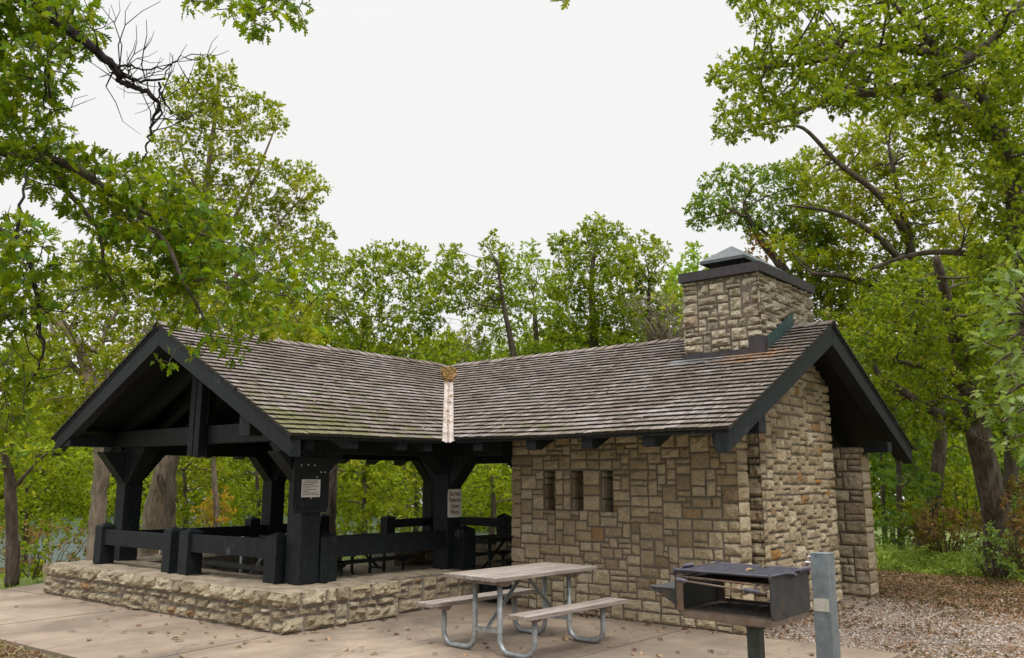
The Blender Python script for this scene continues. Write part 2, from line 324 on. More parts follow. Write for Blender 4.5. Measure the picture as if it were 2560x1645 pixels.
# ------------------------------------------------------------------ leaf clouds
OAK = np.array([(0,0),(.05,.14),(.19,.22),(.17,.29),(.07,.29),(.27,.47),(.24,.55),(.08,.48),(.28,.72),(.23,.80),(.10,.70),(.11,.94),(0,1.0),
                (-.11,.92),(-.10,.70),(-.23,.78),(-.28,.70),(-.08,.48),(-.25,.53),(-.27,.45),(-.07,.29),(-.17,.28),(-.19,.20),(-.05,.14)])
LOW = np.array([(0,0),(.26,.28),(.14,.42),(.34,.66),(.12,.78),(0,1.0),(-.16,.74),(-.32,.60),(-.13,.42),(-.25,.26)])
OVAL = np.array([(0,0),(.2,.35),(.16,.7),(0,1),(-.17,.66),(-.2,.3)])
def leaves_mesh(name, C, A, Nn, s, tmpl, m, parent=None, curl=.25):
    n, k = len(C), len(tmpl)
    if n == 0: C = np.zeros((1,3)); A = np.array([[1.,0,0]]); Nn = np.array([[0,0,1.]]); s = np.array([.01]); n = 1
    A = A/np.linalg.norm(A, axis=1, keepdims=True)
    B = np.cross(Nn, A); B /= np.maximum(np.linalg.norm(B, axis=1, keepdims=True), 1e-6); Nn = np.cross(A, B)
    tx, ty = tmpl[:,0], tmpl[:,1]
    tz = curl*(np.abs(tx)*.9 - (ty-.4)**2*.8)
    V = C[:,None,:] + s[:,None,None]*(tx[None,:,None]*B[:,None,:] + ty[None,:,None]*A[:,None,:] + tz[None,:,None]*Nn[:,None,:])
    me = bpy.data.meshes.new(name)
    me.vertices.add(n*k); me.vertices.foreach_set('co', V.reshape(-1).astype(np.float32))
    me.loops.add(n*k); me.loops.foreach_set('vertex_index', np.arange(n*k, dtype=np.int32))
    me.polygons.add(n); me.polygons.foreach_set('loop_start', np.arange(0, n*k, k, dtype=np.int32))
    me.polygons.foreach_set('loop_total', np.full(n, k, dtype=np.int32))
    me.materials.append(m); me.update(calc_edges=True)
    o = bpy.data.objects.new(name, me); COL.objects.link(o)
    if parent: o.parent = parent
    return o
def unit(n):
    v = rng.normal(size=(n,3)); return v/np.linalg.norm(v, axis=1, keepdims=True)
def clump_leaves(c, Rr, size, cover, per=7, flat=.75, spread=.55):
    """tufts of leaves through a ball of radius Rr; returns arrays and the tuft centres"""
    n = max(6, int(cover*math.pi*Rr*Rr/(.42*size*size))); nt_ = max(1, n//per)
    d = unit(nt_); r = Rr*rng.random(nt_)**.42
    T = np.array(c)[None,:] + d*r[:,None]*np.array([1,1,flat])
    T += rng.normal(size=T.shape)*.04*Rr
    i = np.repeat(np.arange(nt_), per); k = len(i)
    outd = d[i]*.7 + unit(k); outd[:,2] -= .05
    outd /= np.linalg.norm(outd, axis=1, keepdims=True)
    C = T[i] + outd*(rng.random((k,1))*size*spread)
    Nn = unit(k)*.75; Nn[:,2] += .75
    s = size*(.65+.6*rng.random(k))
    return C, outd, Nn, s, T
def in_poly(x, y, P):
    ins = False; j = len(P)-1
    for i in range(len(P)):
        xi, yi = P[i]; xj, yj = P[j]
        if (yi > y) != (yj > y) and x < (xj-xi)*(y-yi)/(yj-yi)+xi: ins = not ins
        j = i
    return ins
def fill_poly(P, r):
    """random points inside P keeping a distance r apart"""
    xs = [p[0] for p in P]; ys = [p[1] for p in P]; pts = []
    tries = int((max(xs)-min(xs))*(max(ys)-min(ys))/(r*r)*14)+60
    for _ in range(tries):
        x = R(min(xs), max(xs)); y = R(min(ys), max(ys))
        if in_poly(x, y, P) and all((x-a)**2+(y-b)**2 > r*r for a, b in pts): pts.append((x, y))
    return pts
def tree(name, label, trunk, rad, polys, t, rpx, size, m, bark=BARK, depth=1.0, cover=2.2, tmpl=LOW, limbs=(), group=None, cat='tree',
         spacing=.95, branch=True, twig=True, extra=(), rbr=None, mats2=None):
    """trunk: [(X,Y,t)..] photo positions with distance; rad: radii; polys: crown outlines; extra: hand-placed clumps (X,Y,t,rpx)"""
    tp = smooth_path([at(*p) for p in trunk], 5); tr = lerp_list(rad, len(tp))
    b0 = tp[0]; gz = -.05-.09*(max(0, -b0.x-9)+max(0, b0.y-14)*.15)
    if b0.z > gz+.05:
        k_ = max(1, int((b0.z-gz)/.3)); lean = (tp[0]-tp[2]); lean = Vector((lean.x, lean.y, 0))*(.5/max(.2, abs(lean.z)))*(b0.z-gz)*.5
        ext = [b0+lean*(1-i/k_)+Vector((0, 0, (gz-.1-b0.z)*(1-i/k_))) for i in range(k_)]; tp = ext+tp; tr = [tr[0]*(1+.22*(1-i/k_)**2) for i in range(k_)]+tr
    base = tp[0].copy()
    root = empty(name, base); tag(root, label, cat, group)
    wood = MB()
    for i, p in enumerate(tp[1:-1]): p += Vector((R(-1,1), R(-1,1), 0))*tr[i]*.12
    wood.tube(tp, [r_*R(.93,1.07) for r_ in tr], 12)
    nodes = [(p, r_) for p, r_ in zip(tp, tr)]
    for path, r0, r1 in limbs:
        lp = smooth_path([at(*p) for p in path], 5); lr = lerp_list([r0, r1], len(lp)); wood.tube(lp, lr, 7)
        nodes += list(zip(lp, lr))
    clumps = []
    for P in polys:
        for (x, y) in fill_poly(P, rpx*spacing):
            tt = t + R(-depth, depth); clumps.append((at(x, y, tt), rpx*1.068*R(.8,1.25)/2149*tt))
    for (x, y, tt, rp) in extra: clumps.append((at(x, y, tt), rp*1.068/2149*tt))
    CC, AA, NN, SS = [], [], [], []
    order = sorted(clumps, key=lambda c: min((c[0]-n[0]).length for n in nodes))
    for c, Rr in order:
        C, A, Nn, s, T = clump_leaves(c, Rr, size, cover)
        CC.append(C); AA.append(A); NN.append(Nn); SS.append(s)
        if branch:
            best = min(nodes, key=lambda n: (c-n[0]).length + (2.0 if n[0].z > c.z+.3 else 0) + (.8 if n[1] < .02 else 0))
            a = best[0]; L = (c-a).length
            if L > .05:
                mid = a.lerp(c, .5) + Vector((R(-.12,.12), R(-.12,.12), R(-.05,.16)))*L
                q = a.lerp(mid, .5) + Vector((R(-.05,.05), R(-.05,.05), R(-.03,.05)))*L
                r0 = min(best[1]*.62, (.018 if rbr is None else rbr)+.011*L); pth = smooth_path([a, q, mid, c], 3)
                rr = lerp_list([r0, r0*.8, r0*.6, max(.006, r0*.38)], len(pth)); wood.tube(pth, rr, 5, False)
                nodes += [(p, r_) for p, r_ in list(zip(pth, rr))[3:]]
        if twig:
            for k in rng.permutation(len(T))[:max(2, len(T)//6)]:
                e_ = Vector(T[k]); mid = c.lerp(e_, .5)+Vector((R(-.06,.06), R(-.06,.06), R(-.03,.08)))*Rr
                wood.tube([c, mid, e_], [.006+.004*Rr, .005, .003], 3, False)
    local(wood.build('trunk', bark, root, smooth=True), root)
    C = np.concatenate(CC); A = np.concatenate(AA); Nn = np.concatenate(NN); s = np.concatenate(SS)
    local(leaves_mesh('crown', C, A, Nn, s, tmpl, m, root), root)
    if mats2:   # a part of the crown already turned
        m2, frac, c0, rr = mats2
        C, A, Nn, s, T = clump_leaves(at(*c0), rr, size, frac); local(leaves_mesh('crown', C, A, Nn, s, tmpl, m2, root), root)
    return root

# ------------------------------------------------------------------ stone walling
def tiling(nx, nz, holes=(), big=1.0, seed=1, courses=False):
    rd = random.Random(seed); occ = [[False]*nz for _ in range(nx)]; out_ = []
    def hole(i, j): return any(a <= i < b and c <= j < d for a, b, c, d in holes)
    for j in range(nz):
        for i in range(nx):
            if occ[i][j] or hole(i, j): continue
            opts = [(4,2),(5,2),(3,2),(3,3),(4,3),(2,2),(3,1),(4,1),(2,1),(2,3),(5,3),(1,1)]; wts = [12,7,13,4,6,7,5,3,2.5,1.6,2*big,.2]
            if courses: opts = [(4,2),(5,2),(3,2),(2,2),(6,2),(4,3),(3,3),(2,1),(3,1)]; wts = [8,6,7,4,4,3,2,3,3]
            for _ in range(40):
                w, h = rd.choices(opts, wts)[0]
                if i+w > nx or j+h > nz: continue
                if nx-(i+w) == 1: continue
                if all(not occ[a][b] and not hole(a, b) for a in range(i, i+w) for b in range(j, j+h)): break
            else:
                w = h = 1
                while w < 3 and i+w < nx and not occ[i+w][j] and not hole(i+w, j): w += 1
            for a in range(i, i+w):
                for b in range(j, j+h): occ[a][b] = True
            out_.append((i, j, w, h))
    return out_
def stones(mb, O, U, V, Wd, Ht, cell=.075, prot=.04, gap=.005, seed=1, holes=(), ext0=0, ext1=0, rough=.5, clip=None, courses=False, batter=0, big=1, row=None):
    """rock-faced ashlar on the rectangle O + u U + v V; each stone is an island of its own"""
    O = Vector(O); U = Vector(U).normalized(); V = Vector(V).normalized(); Nn = U.cross(V)
    nx = max(2, round(Wd/cell)); nz = max(2, round(Ht/cell)); cx, cz = Wd/nx, Ht/nz
    hh = [(round(a/cx), round(b/cx), round(c/cz), round(d/cz)) for a, b, c, d in holes]
    rd = random.Random(seed*17+3)
    tiles = tiling(nx, nz, hh, big, seed, courses)
    if row:      # one course of long cap stones with a rounded upper arris
        nz = 1; cz = Ht; cx = .02; nx = round(Wd/cx); cx = Wd/nx; tiles = []; i = 0
        while i < nx:
            w = min(nx-i, int(rd.uniform(*row)/cx)); w = nx-i if nx-(i+w) < 5 else w; tiles.append((i, 0, w, 1)); i += w
    pj = {}
    def jp(a, b):      # joints wander a little: every corner of the pattern is shifted
        if (a, b) not in pj: pj[(a, b)] = (rd.uniform(-.007,.007), rd.uniform(-.007,.007))
        return pj[(a, b)]
    for (i, j, w, h) in tiles:
        g = gap*rd.uniform(.7,1.4)
        u0, u1, v0, v1 = i*cx+g, (i+w)*cx-g, j*cz+g, (j+h)*cz-g
        e0 = i == 0 and ext0; e1 = i+w == nx and ext1
        p = prot*rd.uniform(.55,1.25)
        if e0: u0 = -prot*.9
        if e1: u1 = Wd+prot*.9
        if clip and not clip((u0+u1)/2, v1-.02): continue
        ku, kv = max(3, min(9, int((u1-u0)/.028))), max(3, min(7, int((v1-v0)/.028)))
        so_ = Vector((rd.uniform(0,90), rd.uniform(0,90), rd.uniform(0,90)))
        tu, tv = rd.uniform(-.5,.5), rd.uniform(-.5,.5)
        vs, fs = [], []
        bu, bv = min(.012, (u1-u0)*.12), min(.012, (v1-v0)*.12)
        def grid(a, b, k, bb): 
            L = [a, a+bb]; L += [a+bb+(b-a-2*bb)*t/k for t in range(1, k)]; L += [b-bb, b]; return L
        gu = [u0]+grid(u0, u1, ku, bu)[1:-1]+[u1]; gv = grid(v0, v1, kv, bv)
        nu, nv = len(gu), len(gv)
        jit = .0045
        for a, uu in enumerate(gu):
            for b_, vv in enumerate(gv):
                edge = (a == 0 and not e0) or (a == nu-1 and not e1) or b_ in (0, nv-1)
                near = (a == 1 and not e0) or (a == nu-2 and not e1) or b_ in (1, nv-2)
                fu = (uu-u0)/(u1-u0)-.5; fv = (vv-v0)/(v1-v0)-.5
                if (a == 0 and e0) or (a == nu-1 and e1): fu = 0
                q = noise.noise((Vector((uu, vv, 0))*13+so_)); q2 = noise.noise((Vector((uu, vv, 0))*31+so_)); q = math.copysign(abs(q)**.7, q)
                dome = (1-abs(2*fu)**5)*(1-abs(2*fv)**5)
                hgt = p*(.5+.5*dome) + rough*prot*(.95*q+.6*q2) + p*(tu*fu+tv*fv)
                hgt = max(hgt, p*.34)
                if near: hgt = max(p*.22, p*.5 + rough*prot*.3*q)
                if edge: hgt = -.012
                if row:
                    fz = (vv-v0)/(v1-v0); hgt = hgt*(1-.55*max(0, (fz-.45)/.55)**2) if not edge else hgt
                    if b_ == nv-1: hgt = .012
                if (a == 0 and e0) or (a == nu-1 and e1): hgt = prot*.9 if not b_ in (0, nv-1) else -.012
                hgt = max(hgt, -.012)
                ju = jit*noise.noise(Vector((vv*20, a*.1, 5))+so_); jv = jit*noise.noise(Vector((uu*20, b_*.1, 9))+so_)
                ft, gt = (uu-u0)/(u1-u0), (vv-v0)/(v1-v0); c00, c10, c01, c11 = jp(i, j), jp(i+w, j), jp(i, j+h), jp(i+w, j+h)
                if not row:
                    wu = [(c00[q_]*(1-ft)+c10[q_]*ft)*(1-gt)+(c01[q_]*(1-ft)+c11[q_]*ft)*gt for q_ in (0, 1)]
                    lim = min(1, (j*cz+.02)*30) if False else 1
                    ju += wu[0]*(0 if (i == 0 and a == 0) or (i+w == nx and a == nu-1) else 1); jv += wu[1]*(0 if (j == 0 and b_ == 0) or (j+h == nz and b_ == nv-1) else 1)
                vs.append(O + U*(uu+ju) + V*(vv+jv) + Nn*(hgt - batter*vv))
        for a in range(nu-1):
            for b_ in range(nv-1):
                k = a*nv+b_; fs.append((k, k+nv, k+nv+1, k+1))
        mb.add(vs, fs)
X_, Y_, Z_ = Vector((1,0,0)), Vector((0,1,0)), Vector((0,0,1))

# ------------------------------------------------------------------ shelter geometry
HE, HR, WX, WY = 2.205, 3.79, 3.2, 3.27         # eave, ridge, half widths
def roof_z_right(y): return HE+(HR-HE)*(y/WY if y < WY else (2*WY-y)/WY)
def roof_z_left(x): return HE+(HR-HE)*(-x/WX if x > -WX else (2*WX+x)/WX)
shelter = empty('picnic_shelter', (0, 0, 0))
tag(shelter, 'L-shaped stone and black timber picnic shelter with wooden shingle roof and stone chimney', 'shelter')

# slope(E0,E1 eave ends, R0,R1 ridge ends): rows of split shakes
def slope(E0, E1, R0_, R1_, nrow, name, seed, cut0=0, cut1=0):
    """E0->E1 along the eave, R0->R1 along the ridge"""
    rd = random.Random(seed); mb = MB(); uvs = []
    E0, E1, R0_, R1_ = map(Vector, (E0, E1, R0_, R1_))
    def P(u, s):     # u metres along from the E0 side at that height
        a = E0.lerp(R0_, s); b = E1.lerp(R1_, s); L = (b-a).length
        return a + (b-a)*(u/L)
    Ltot = lambda s: ((E1.lerp(R1_, s))-(E0.lerp(R0_, s))).length
    nrm = (E1-E0).cross(R0_-E0).normalized()
    if nrm.z < 0: nrm = -nrm
    udir = (E1-E0).normalized()
    off0 = lambda s: (E0.lerp(R0_, s)-E0).dot(udir)       # shift of the start at height s
    sl_len = ((R0_-E0) - udir*(R0_-E0).dot(udir)).length
    for r in range(nrow):
        s0 = r/nrow; s1 = min(1.0, (r+1.45)/nrow); w0 = off0(s0); U_ = w0 - R(0,.15); end = w0+Ltot(s0)
        wob = rd.uniform(-.004,.004)
        while U_ < end+.01:
            w = rd.choice((.07,.09,.11,.13,.16))*rd.uniform(.85,1.15); a, b = U_+.004, U_+w-.004; U_ += w
            sa = s0 + rd.uniform(-.003,.003)/sl_len + wob/sl_len; th = rd.uniform(.033,.040); lift = rd.uniform(0,.003)
            sag = .010*math.sin(a*1.7+seed)
            q = []
            for uu, ss, z in ((a, sa, th+lift), (b, sa, th+lift), (b, s1, .006), (a, s1, .006), (a, sa, -.004), (b, sa, -.004), (b, s1, -.004), (a, s1, -.004)):
                lo = off0(ss)+cut0; hi = off0(ss)+Ltot(ss)-cut1
                uc = min(max(uu, lo), hi); q.append(P(uc-off0(ss), ss)+nrm*(z+sag*(1-ss)))
            if (q[1]-q[0]).length < .012 and (q[2]-q[3]).length < .012: continue
            n0 = mb.add(q, [(0,1,2,3),(4,5,1,0),(5,6,2,1),(7,4,0,3)])
            uvs += [(a+seed, s0*sl_len), (b+seed, s0*sl_len), (b+seed, s1*sl_len), (a+seed, s1*sl_len)]*4
    o = mb.build(name, SHAKE, shelter); o.data.materials.append(ENDGRAIN_SHADE)
    o.data.polygons.foreach_set('material_index', [0,1,1,1]*(len(mb.f)//4))
    uvl = o.data.uv_layers.new(name='UVMap'); uvl.data.foreach_set('uv', [c for p in uvs for c in p])
    return o
YG = -2.51; XG = 4.055
A0 = (0, 0, 2.215); AR = (-WX, WY, HR)
roofs = []
roofs.append(slope((0, YG, 2.172), A0, (-WX, YG, HR+.015), AR, 27, 'shingle_roof', 1, 0, .118))
roofs.append(slope(A0, (XG, 0, 2.212), AR, (XG, WY, HR), 27, 'shingle_roof', 2, .118, 0))
roofs.append(slope((XG, 2*WY, 2.195), (-6.4, 6.54, 2.15), (XG, WY, HR), AR, 24, 'shingle_roof', 3))
roofs.append(slope((-6.4, 6.54, 2.15), (-6.31, YG, 2.31), AR, (-WX, YG, HR+.015), 24, 'shingle_roof', 4))
# ridge caps as children of the roof slopes
def ridge(P0, P1, side, parent, seed):
    rd = random.Random(seed); P0 = Vector(P0); P1 = Vector(P1); L = (P1-P0).length; d = (P1-P0)/L; n = int(L/.19); mb = MB(); side = Vector(side)
    uvs = []
    for i in range(n):
        a = P0+d*(i*L/n-.01); b = P0+d*((i+1.5)*L/n)
        if (b-P0).length > L: b = P1
        for sg in (1, -1):
            w = .13*rd.uniform(.9,1.1); dz = -w*.5; t0, t1 = .052+rd.uniform(0,.012), .026
            q = [a+Z_*t0, a+side*sg*w+Z_*(t0+dz), b+side*sg*w+Z_*(t1+dz), b+Z_*t1, a+Z_*(t0-.02), a+side*sg*w+Z_*(t0+dz-.022)]
            mb.add(q, [(0,1,2,3),(4,5,1,0),(1,5,2)]); uvs += [(i*.37+k*.1, k*.2) for k in range(11)]
    o = mb.build('ridge_cap', SHAKE, parent)
    uvl = o.data.uv_layers.new(name='UVMap'); uvl.data.foreach_set('uv', [c for p in uvs for c in p]); return o
ridge((-WX, YG, HR+.015), (-WX, WY-.1, HR), (1,0,0), roofs[0], 5)
ridge((XG, WY, HR), (-WX+.1, WY, HR), (0,1,0), roofs[1], 6)
# boarding under the shakes
def deck(pts, th=.035, dz=-.006):
    mb = MB(); p = [Vector(q)+Z_*dz for q in pts]; mb.prism(p, (0,0,-th)); return mb.build('roof_boarding', TIMBER, shelter)
in_ = .03
deck([(-in_, YG+.02, 2.172+.015), (-.02, .02, 2.215), (-WX, WY, HR), (-WX, YG+.02, HR+.01)])
deck([(.02, in_, 2.22), (XG-.02, in_, 2.22), (XG-.02, WY, HR), (-WX, WY, HR)])
deck([(XG-.02, 2*WY-in_, 2.2), (-6.37, 6.5, 2.155), (-WX, WY, HR), (XG-.02, WY, HR)])
deck([(-6.37, 6.5, 2.155), (-6.28, YG+.02, 2.315), (-WX, YG+.02, HR+.01), (-WX, WY, HR)])
# rafters with exposed tails
def rafter(a, b, w=.16, h=.165, tail=True):
    a = Vector(a); b = Vector(b); mb = MB(); d = (b-a).normalized(); side = d.cross(Z_).normalized()
    top = -.046; 
    q = [a+Z_*top, b+Z_*top, b+Z_*(top-h*1.12), a+d*.13+Z_*(top-h*1.12), a+Z_*(top-h*.75)]
    q = [p-side*w/2 for p in q]; mb.prism(q, side*w); return mb.build('rafter', TIMBER, shelter, bevel=.005)
sl_z = (HR-HE)/WY
for x in (.47, 1.36, 2.2, 3.04, 3.9):
    rafter((x, .07, HE+.07*sl_z), (x, WY-.05, HR-.02))
for x in (-2.2, -1.36, -.5, .47, 1.36, 2.2, 3.04, 3.9):
    rafter((x, 2*WY-.07, 2.20+.02), (x, WY+.05, HR-.02), h=.2)
for x in (-2.4, -1.6, -.8):
    rafter((x, -x+.12, HE+(HR-HE)*(-x/WX)), (x, WY-.05, HR-.02))
for y in (-1.55, -.75, .05-.35):
    rafter((-.07, y, 2.205+.03), (-WX+.05, y, HR-.02))
for y in (.8, 1.6, 2.4):
    rafter((-y-.12, y, HE+(HR-HE)*(y/WY)), (-WX+.05, y, HR-.02))
for y in (-1.6, -.8, 0, .8, 1.6, 2.4, 3.2, 4.0, 4.8):
    xr = -WX-.05 if y < WY else -WX-(y-WY)
    rafter((-6.26, y, 2.335-.018*(y+2.5)), (xr, y, roof_z_left(xr)-.02), h=.2)
# fascia strip under the shingle edge is left open; barge boards close the gables
def barge(p_eave, p_ridge, n, dpt=.24, th=.07, ext=.0, name='barge_board'):
    a = Vector(p_eave); b = Vector(p_ridge); n = Vector(n)*th; mb = MB()
    q = [a+Z_*-.03, b+Z_*-.03, b-Z_*(dpt*1.2), a-Z_*dpt+(b-a).normalized()*.02, a-Z_*dpt]
    mb.prism(q, n); return mb.build(name, TIMBER, shelter, bevel=.006)
barge((-.03, YG+.03, 2.172), (-WX, YG+.03, HR), (0, .14, 0), th=1, dpt=.225)
barge((-6.29, YG+.03, 2.31), (-WX-.002, YG+.03, HR), (0, .14, 0), th=1, dpt=.25)
barge((XG-.03, .02, 2.212), (XG-.03, WY, HR-.01), (-.15, 0, 0), th=1, dpt=.235)
barge((XG-.03, 2*WY-.02, 2.195), (XG-.03, WY+.002, HR-.01), (-.15, 0, 0), th=1, dpt=.235)

# wall plates, tie beams, king post
def part_box(name, a, b, m=TIMBER, bevel=.008, parent=None):
    mb = MB(); mb.box(a, b); return mb.build(name, m, parent or shelter, bevel=bevel)
part_box('wall_plate', (-1.06, -1.60, 2.03), (-.78, 1.085, 2.27))
part_box('wall_plate', (-5.97, -2.46, 2.20), (-5.73, 5.45, 2.40)); part_box('wall_plate', (-5.725, -1.6, 2.09), (-5.5, 5.45, 2.30))
part_box('wall_plate', (-.775, .84, 2.035), (.215, 1.085, 2.275))
part_box('wall_plate', (-5.515, 5.18, 2.03), (.3, 5.45, 2.27))
part_box('plate_end', (3.63, .88, 2.22), (3.99, 1.07, 2.47)); part_box('plate_end', (3.63, 5.42, 2.12), (3.99, 5.62, 2.27))
part_box('wall_plate', (2.9, 5.40, 2.05), (3.62, 5.60, 2.2))
part_box('purlin_end', (-1.21, YG+.115, 2.215), (-.98, YG+.3, 2.49))
tb = MB(); tb.beam((-5.72, -1.69, 2.32), (-.60, -1.69, 2.31), .15, .25); tb.build('tie_beam', TIMBER, shelter, bevel=.008)
tb = MB(); tb.beam((-5.9, 1.0, 2.30), (-.66, 1.0, 2.30), .15, .23); tb.build('tie_beam', TIMBER, shelter, bevel=.008)
for dx in (-.11, .045):
    mb = MB(); mb.box((-3.10+dx-.045, -1.90, 2.02), (-3.10+dx+.085, -1.78, 3.60)); mb.build('king_post', TIMBER, shelter, bevel=.008)
part_box('king_post', (-3.30, -1.66, 2.0), (-3.16, -1.55, 3.6))
for sg in (1, -1):
    mb = MB(); mb.beam((-3.21, -1.2, 3.56), (-3.21+sg*2.5, -1.2, 2.36), .14, .15); mb.build('principal_rafter', TIMBER, shelter, bevel=.006)
    mb = MB(); mb.beam((-3.21, 1.0, 3.56), (-3.21+sg*2.4, 1.0, 2.40), .14, .15); mb.build('principal_rafter', TIMBER, shelter, bevel=.006)
part_box('ridge_beam', (-3.27, -2.4, 3.50), (-3.13, 3.2, 3.68)); part_box('ridge_beam', (-3.1, 3.2, 3.50), (3.95, 3.34, 3.68))

ZT = .45
def post(x0, y0, s, zb, zt, braces=(), bw=.24):
    mb = MB(); mb.box((x0, y0, zb), (x0+s, y0+s, zt)); p = mb.build('post', TIMBER, shelter, bevel=.012)
    cx, cy = x0+s/2, y0+s/2
    for (dx, dy, zlow, out_, ztop) in braces:
        d = Vector((dx, dy, 0)); side = Vector((-dy, dx, 0)); c = Vector((cx, cy, 0))
        a = c+d*(s/2-.01); q = [a+Z_*zlow, a+d*out_+Z_*ztop, a+d*(out_-.16)*.0+Z_*ztop]
        q = [a+Z_*(zlow), a+d*out_+Z_*(ztop-.02), a+d*out_+Z_*ztop, a+Z_*ztop]
        mb = MB(); mb.prism([v-side*bw/2 for v in q], side*bw); mb.build('brace', TIMBER, p, bevel=.006)
    return p
post(-5.75, -1.66, .29, ZT, 2.15, [(-1,0,1.6,.62,2.2), (1,0,1.6,.5,2.2), (0,1,1.64,.38,2.12), (0,-1,1.62,.38,2.12)])
post(-1.06, -1.74, .29, ZT, 2.05, [(-1,0,1.62,.52,2.2), (0,1,1.64,.36,2.04), (0,-1,1.66,.36,2.04)])
post(-1.06, .80, .29, ZT, 2.045, [(1,0,1.56,.42,2.045), (0,-1,1.76,.34,2.045), (-1,0,1.56,.45,2.18)])
post(-5.79, 1.08, .29, ZT, 2.12, [(1,0,1.6,.5,2.18), (0,1,1.66,.38,2.12), (0,-1,1.66,.38,2.12)])
post(-5.79, 5.16, .29, .5, 2.12, [(1,0,1.6,.5,2.05), (0,-1,1.66,.4,2.12)])
post(-2.9, 5.16, .29, .5, 2.05, [(1,0,1.6,.5,2.05), (-1,0,1.6,.5,2.05)])
def low_post(x0, y0, w, d, zb=ZT, sh=1.0, ap=1.06):
    mb = MB(); mb.box((x0, y0, zb), (x0+w, y0+d, sh))
    n = mb.add([(x0-.004, y0-.004, sh), (x0+w+.004, y0-.004, sh), (x0+w+.004, y0+d+.004, sh), (x0-.004, y0+d+.004, sh), (x0+w/2, y0+d/2, ap)], [(0,1,4),(1,2,4),(2,3,4),(3,0,4),(3,2,1,0)])
    return mb.build('rail_post', TIMBER, shelter, bevel=.006)
low_post(-5.43, -2.08, .22, .22); low_post(-3.49, -2.03, .21, .21); low_post(-3.08, -2.02, .23, .23); low_post(-1.35, -1.85, .25, .24)
low_post(-1.0, -1.43, .24, .26); low_post(-.765, .90, .225, .25)
low_post(-5.72, .70, .2, .2); low_post(-5.72, 2.24, .2, .2); low_post(-5.72, 3.9, .22, .22, .5, .93, .99); low_post(-5.45, 5.22, .22, .22, .5, .95, 1.0); low_post(-3.45, 4.95, .22, .22, .5, .98, 1.05)
def rail(a, b, h=.24, w=.10):
    mb = MB(); mb.beam(a, b, w, h); return mb.build('rail', TIMBER, shelter, bevel=.006)
rail((-5.215, -1.99, .84), (-3.485, -1.945, .84), .22); rail((-2.855, -1.93, .855), (-1.345, -1.77, .855), .23)
rail((-.885, -1.175, .855), (-.885, .805, .86), .25); rail((-5.62, -1.38, .81), (-5.62, .71, .80), .18)
rail((-5.62, .90, .81), (-5.62, 1.10, .80), .18); rail((-5.62, 1.36, .81), (-5.62, 2.25, .80), .18)
rail((-5.62, 4.1, .80), (-5.55, 5.24, .82), .17); rail((-5.24, 5.32, .84), (-3.44, 5.08, .86), .17); rail((-5.62, 4.1, .8), (-5.62, 4.1+.01, .8), .1)

# ---- stone building
def wall_part(name, cores, panels, mm=None, sm=None):
    mb = MB()
    for a, b in cores: mb.box(a, b)
    core = mb.build(name, mm or MORTAR, shelter)
    sb = MB()
    for kw in panels: stones(sb, **kw)
    sb.build('stone_facing', sm or STONE, core); return core
# front wall with three slots
XW0, XW1, YW = .215, 3.575, 1.115
slots = [(.755, .935), (1.215, 1.395), (1.69, 1.87)]
SZ0, SZ1 = 1.275, 1.815
T = .22; TI = .36
cores = [((XW0, YW, 0), (XW1, YW+T, SZ0)), ((XW0, YW, SZ1), (XW1, YW+T, 2.58)), ((XW0, YW+T+.002, 0), (2.9, YW+TI, SZ0)), ((XW0, YW+T+.002, SZ1), (2.9, YW+TI, 2.58))]
xs = [XW0]+[v for s_ in slots for v in s_]+[XW1]
for i in range(0, len(xs), 2): cores.append(((xs[i], YW+.001, SZ0-.001), (xs[i+1], YW+T-.001, SZ1+.001))); cores.append(((xs[i], YW+T+.003, SZ0-.001), (min(2.899, xs[i+1]), YW+TI-.001, SZ1+.001)))
pan = [dict(O=(XW0, YW, 0), U=X_, V=Z_, Wd=XW1-XW0, Ht=2.55, cell=.066, prot=.026, seed=21, ext0=1, ext1=1, rough=.8,
            holes=[(a-XW0, b-XW0, SZ0, SZ1) for a, b in slots]),
       dict(O=(XW1, YW, 0), U=Y_, V=Z_, Wd=T, Ht=2.4, cell=.085, prot=.032, seed=22, ext0=1, ext1=1, rough=.5)]
for a, b in slots:
    pan.append(dict(O=(a+.004, YW+.01, SZ0), U=Y_, V=Z_, Wd=TI-.02, Ht=SZ1-SZ0, cell=.085, prot=.014, seed=int(a*90), rough=.4))
wall_part('stone_wall', cores, pan)
# chimney breast in the gable end
BX, BY0, BY1 = 3.47, 1.98, 4.42
def gable_clip(u, v): return v < roof_z_right(BY0+u)-.02
mb = MB(); mb.prism([(BX, BY0, 0), (BX, BY1, 0), (BX, BY1, roof_z_right(BY1)-.1), (BX, WY, HR-.1), (BX, BY0, roof_z_right(BY0)-.1)], (-.6, 0, 0))
core = mb.build('chimney_breast', MORTAR, shelter); sb = MB()
stones(sb, (BX, BY0, 0), Y_, Z_, BY1-BY0, 3.75, .066, .034, seed=31, ext0=1, ext1=1, rough=.8, gap=.007, clip=gable_clip, big=1)
stones(sb, (BX-.6, BY0, 0), X_, Z_, .6, 3.0, .08, .04, seed=32, ext1=1, rough=.6)
sb.build('stone_facing', STONE, core)
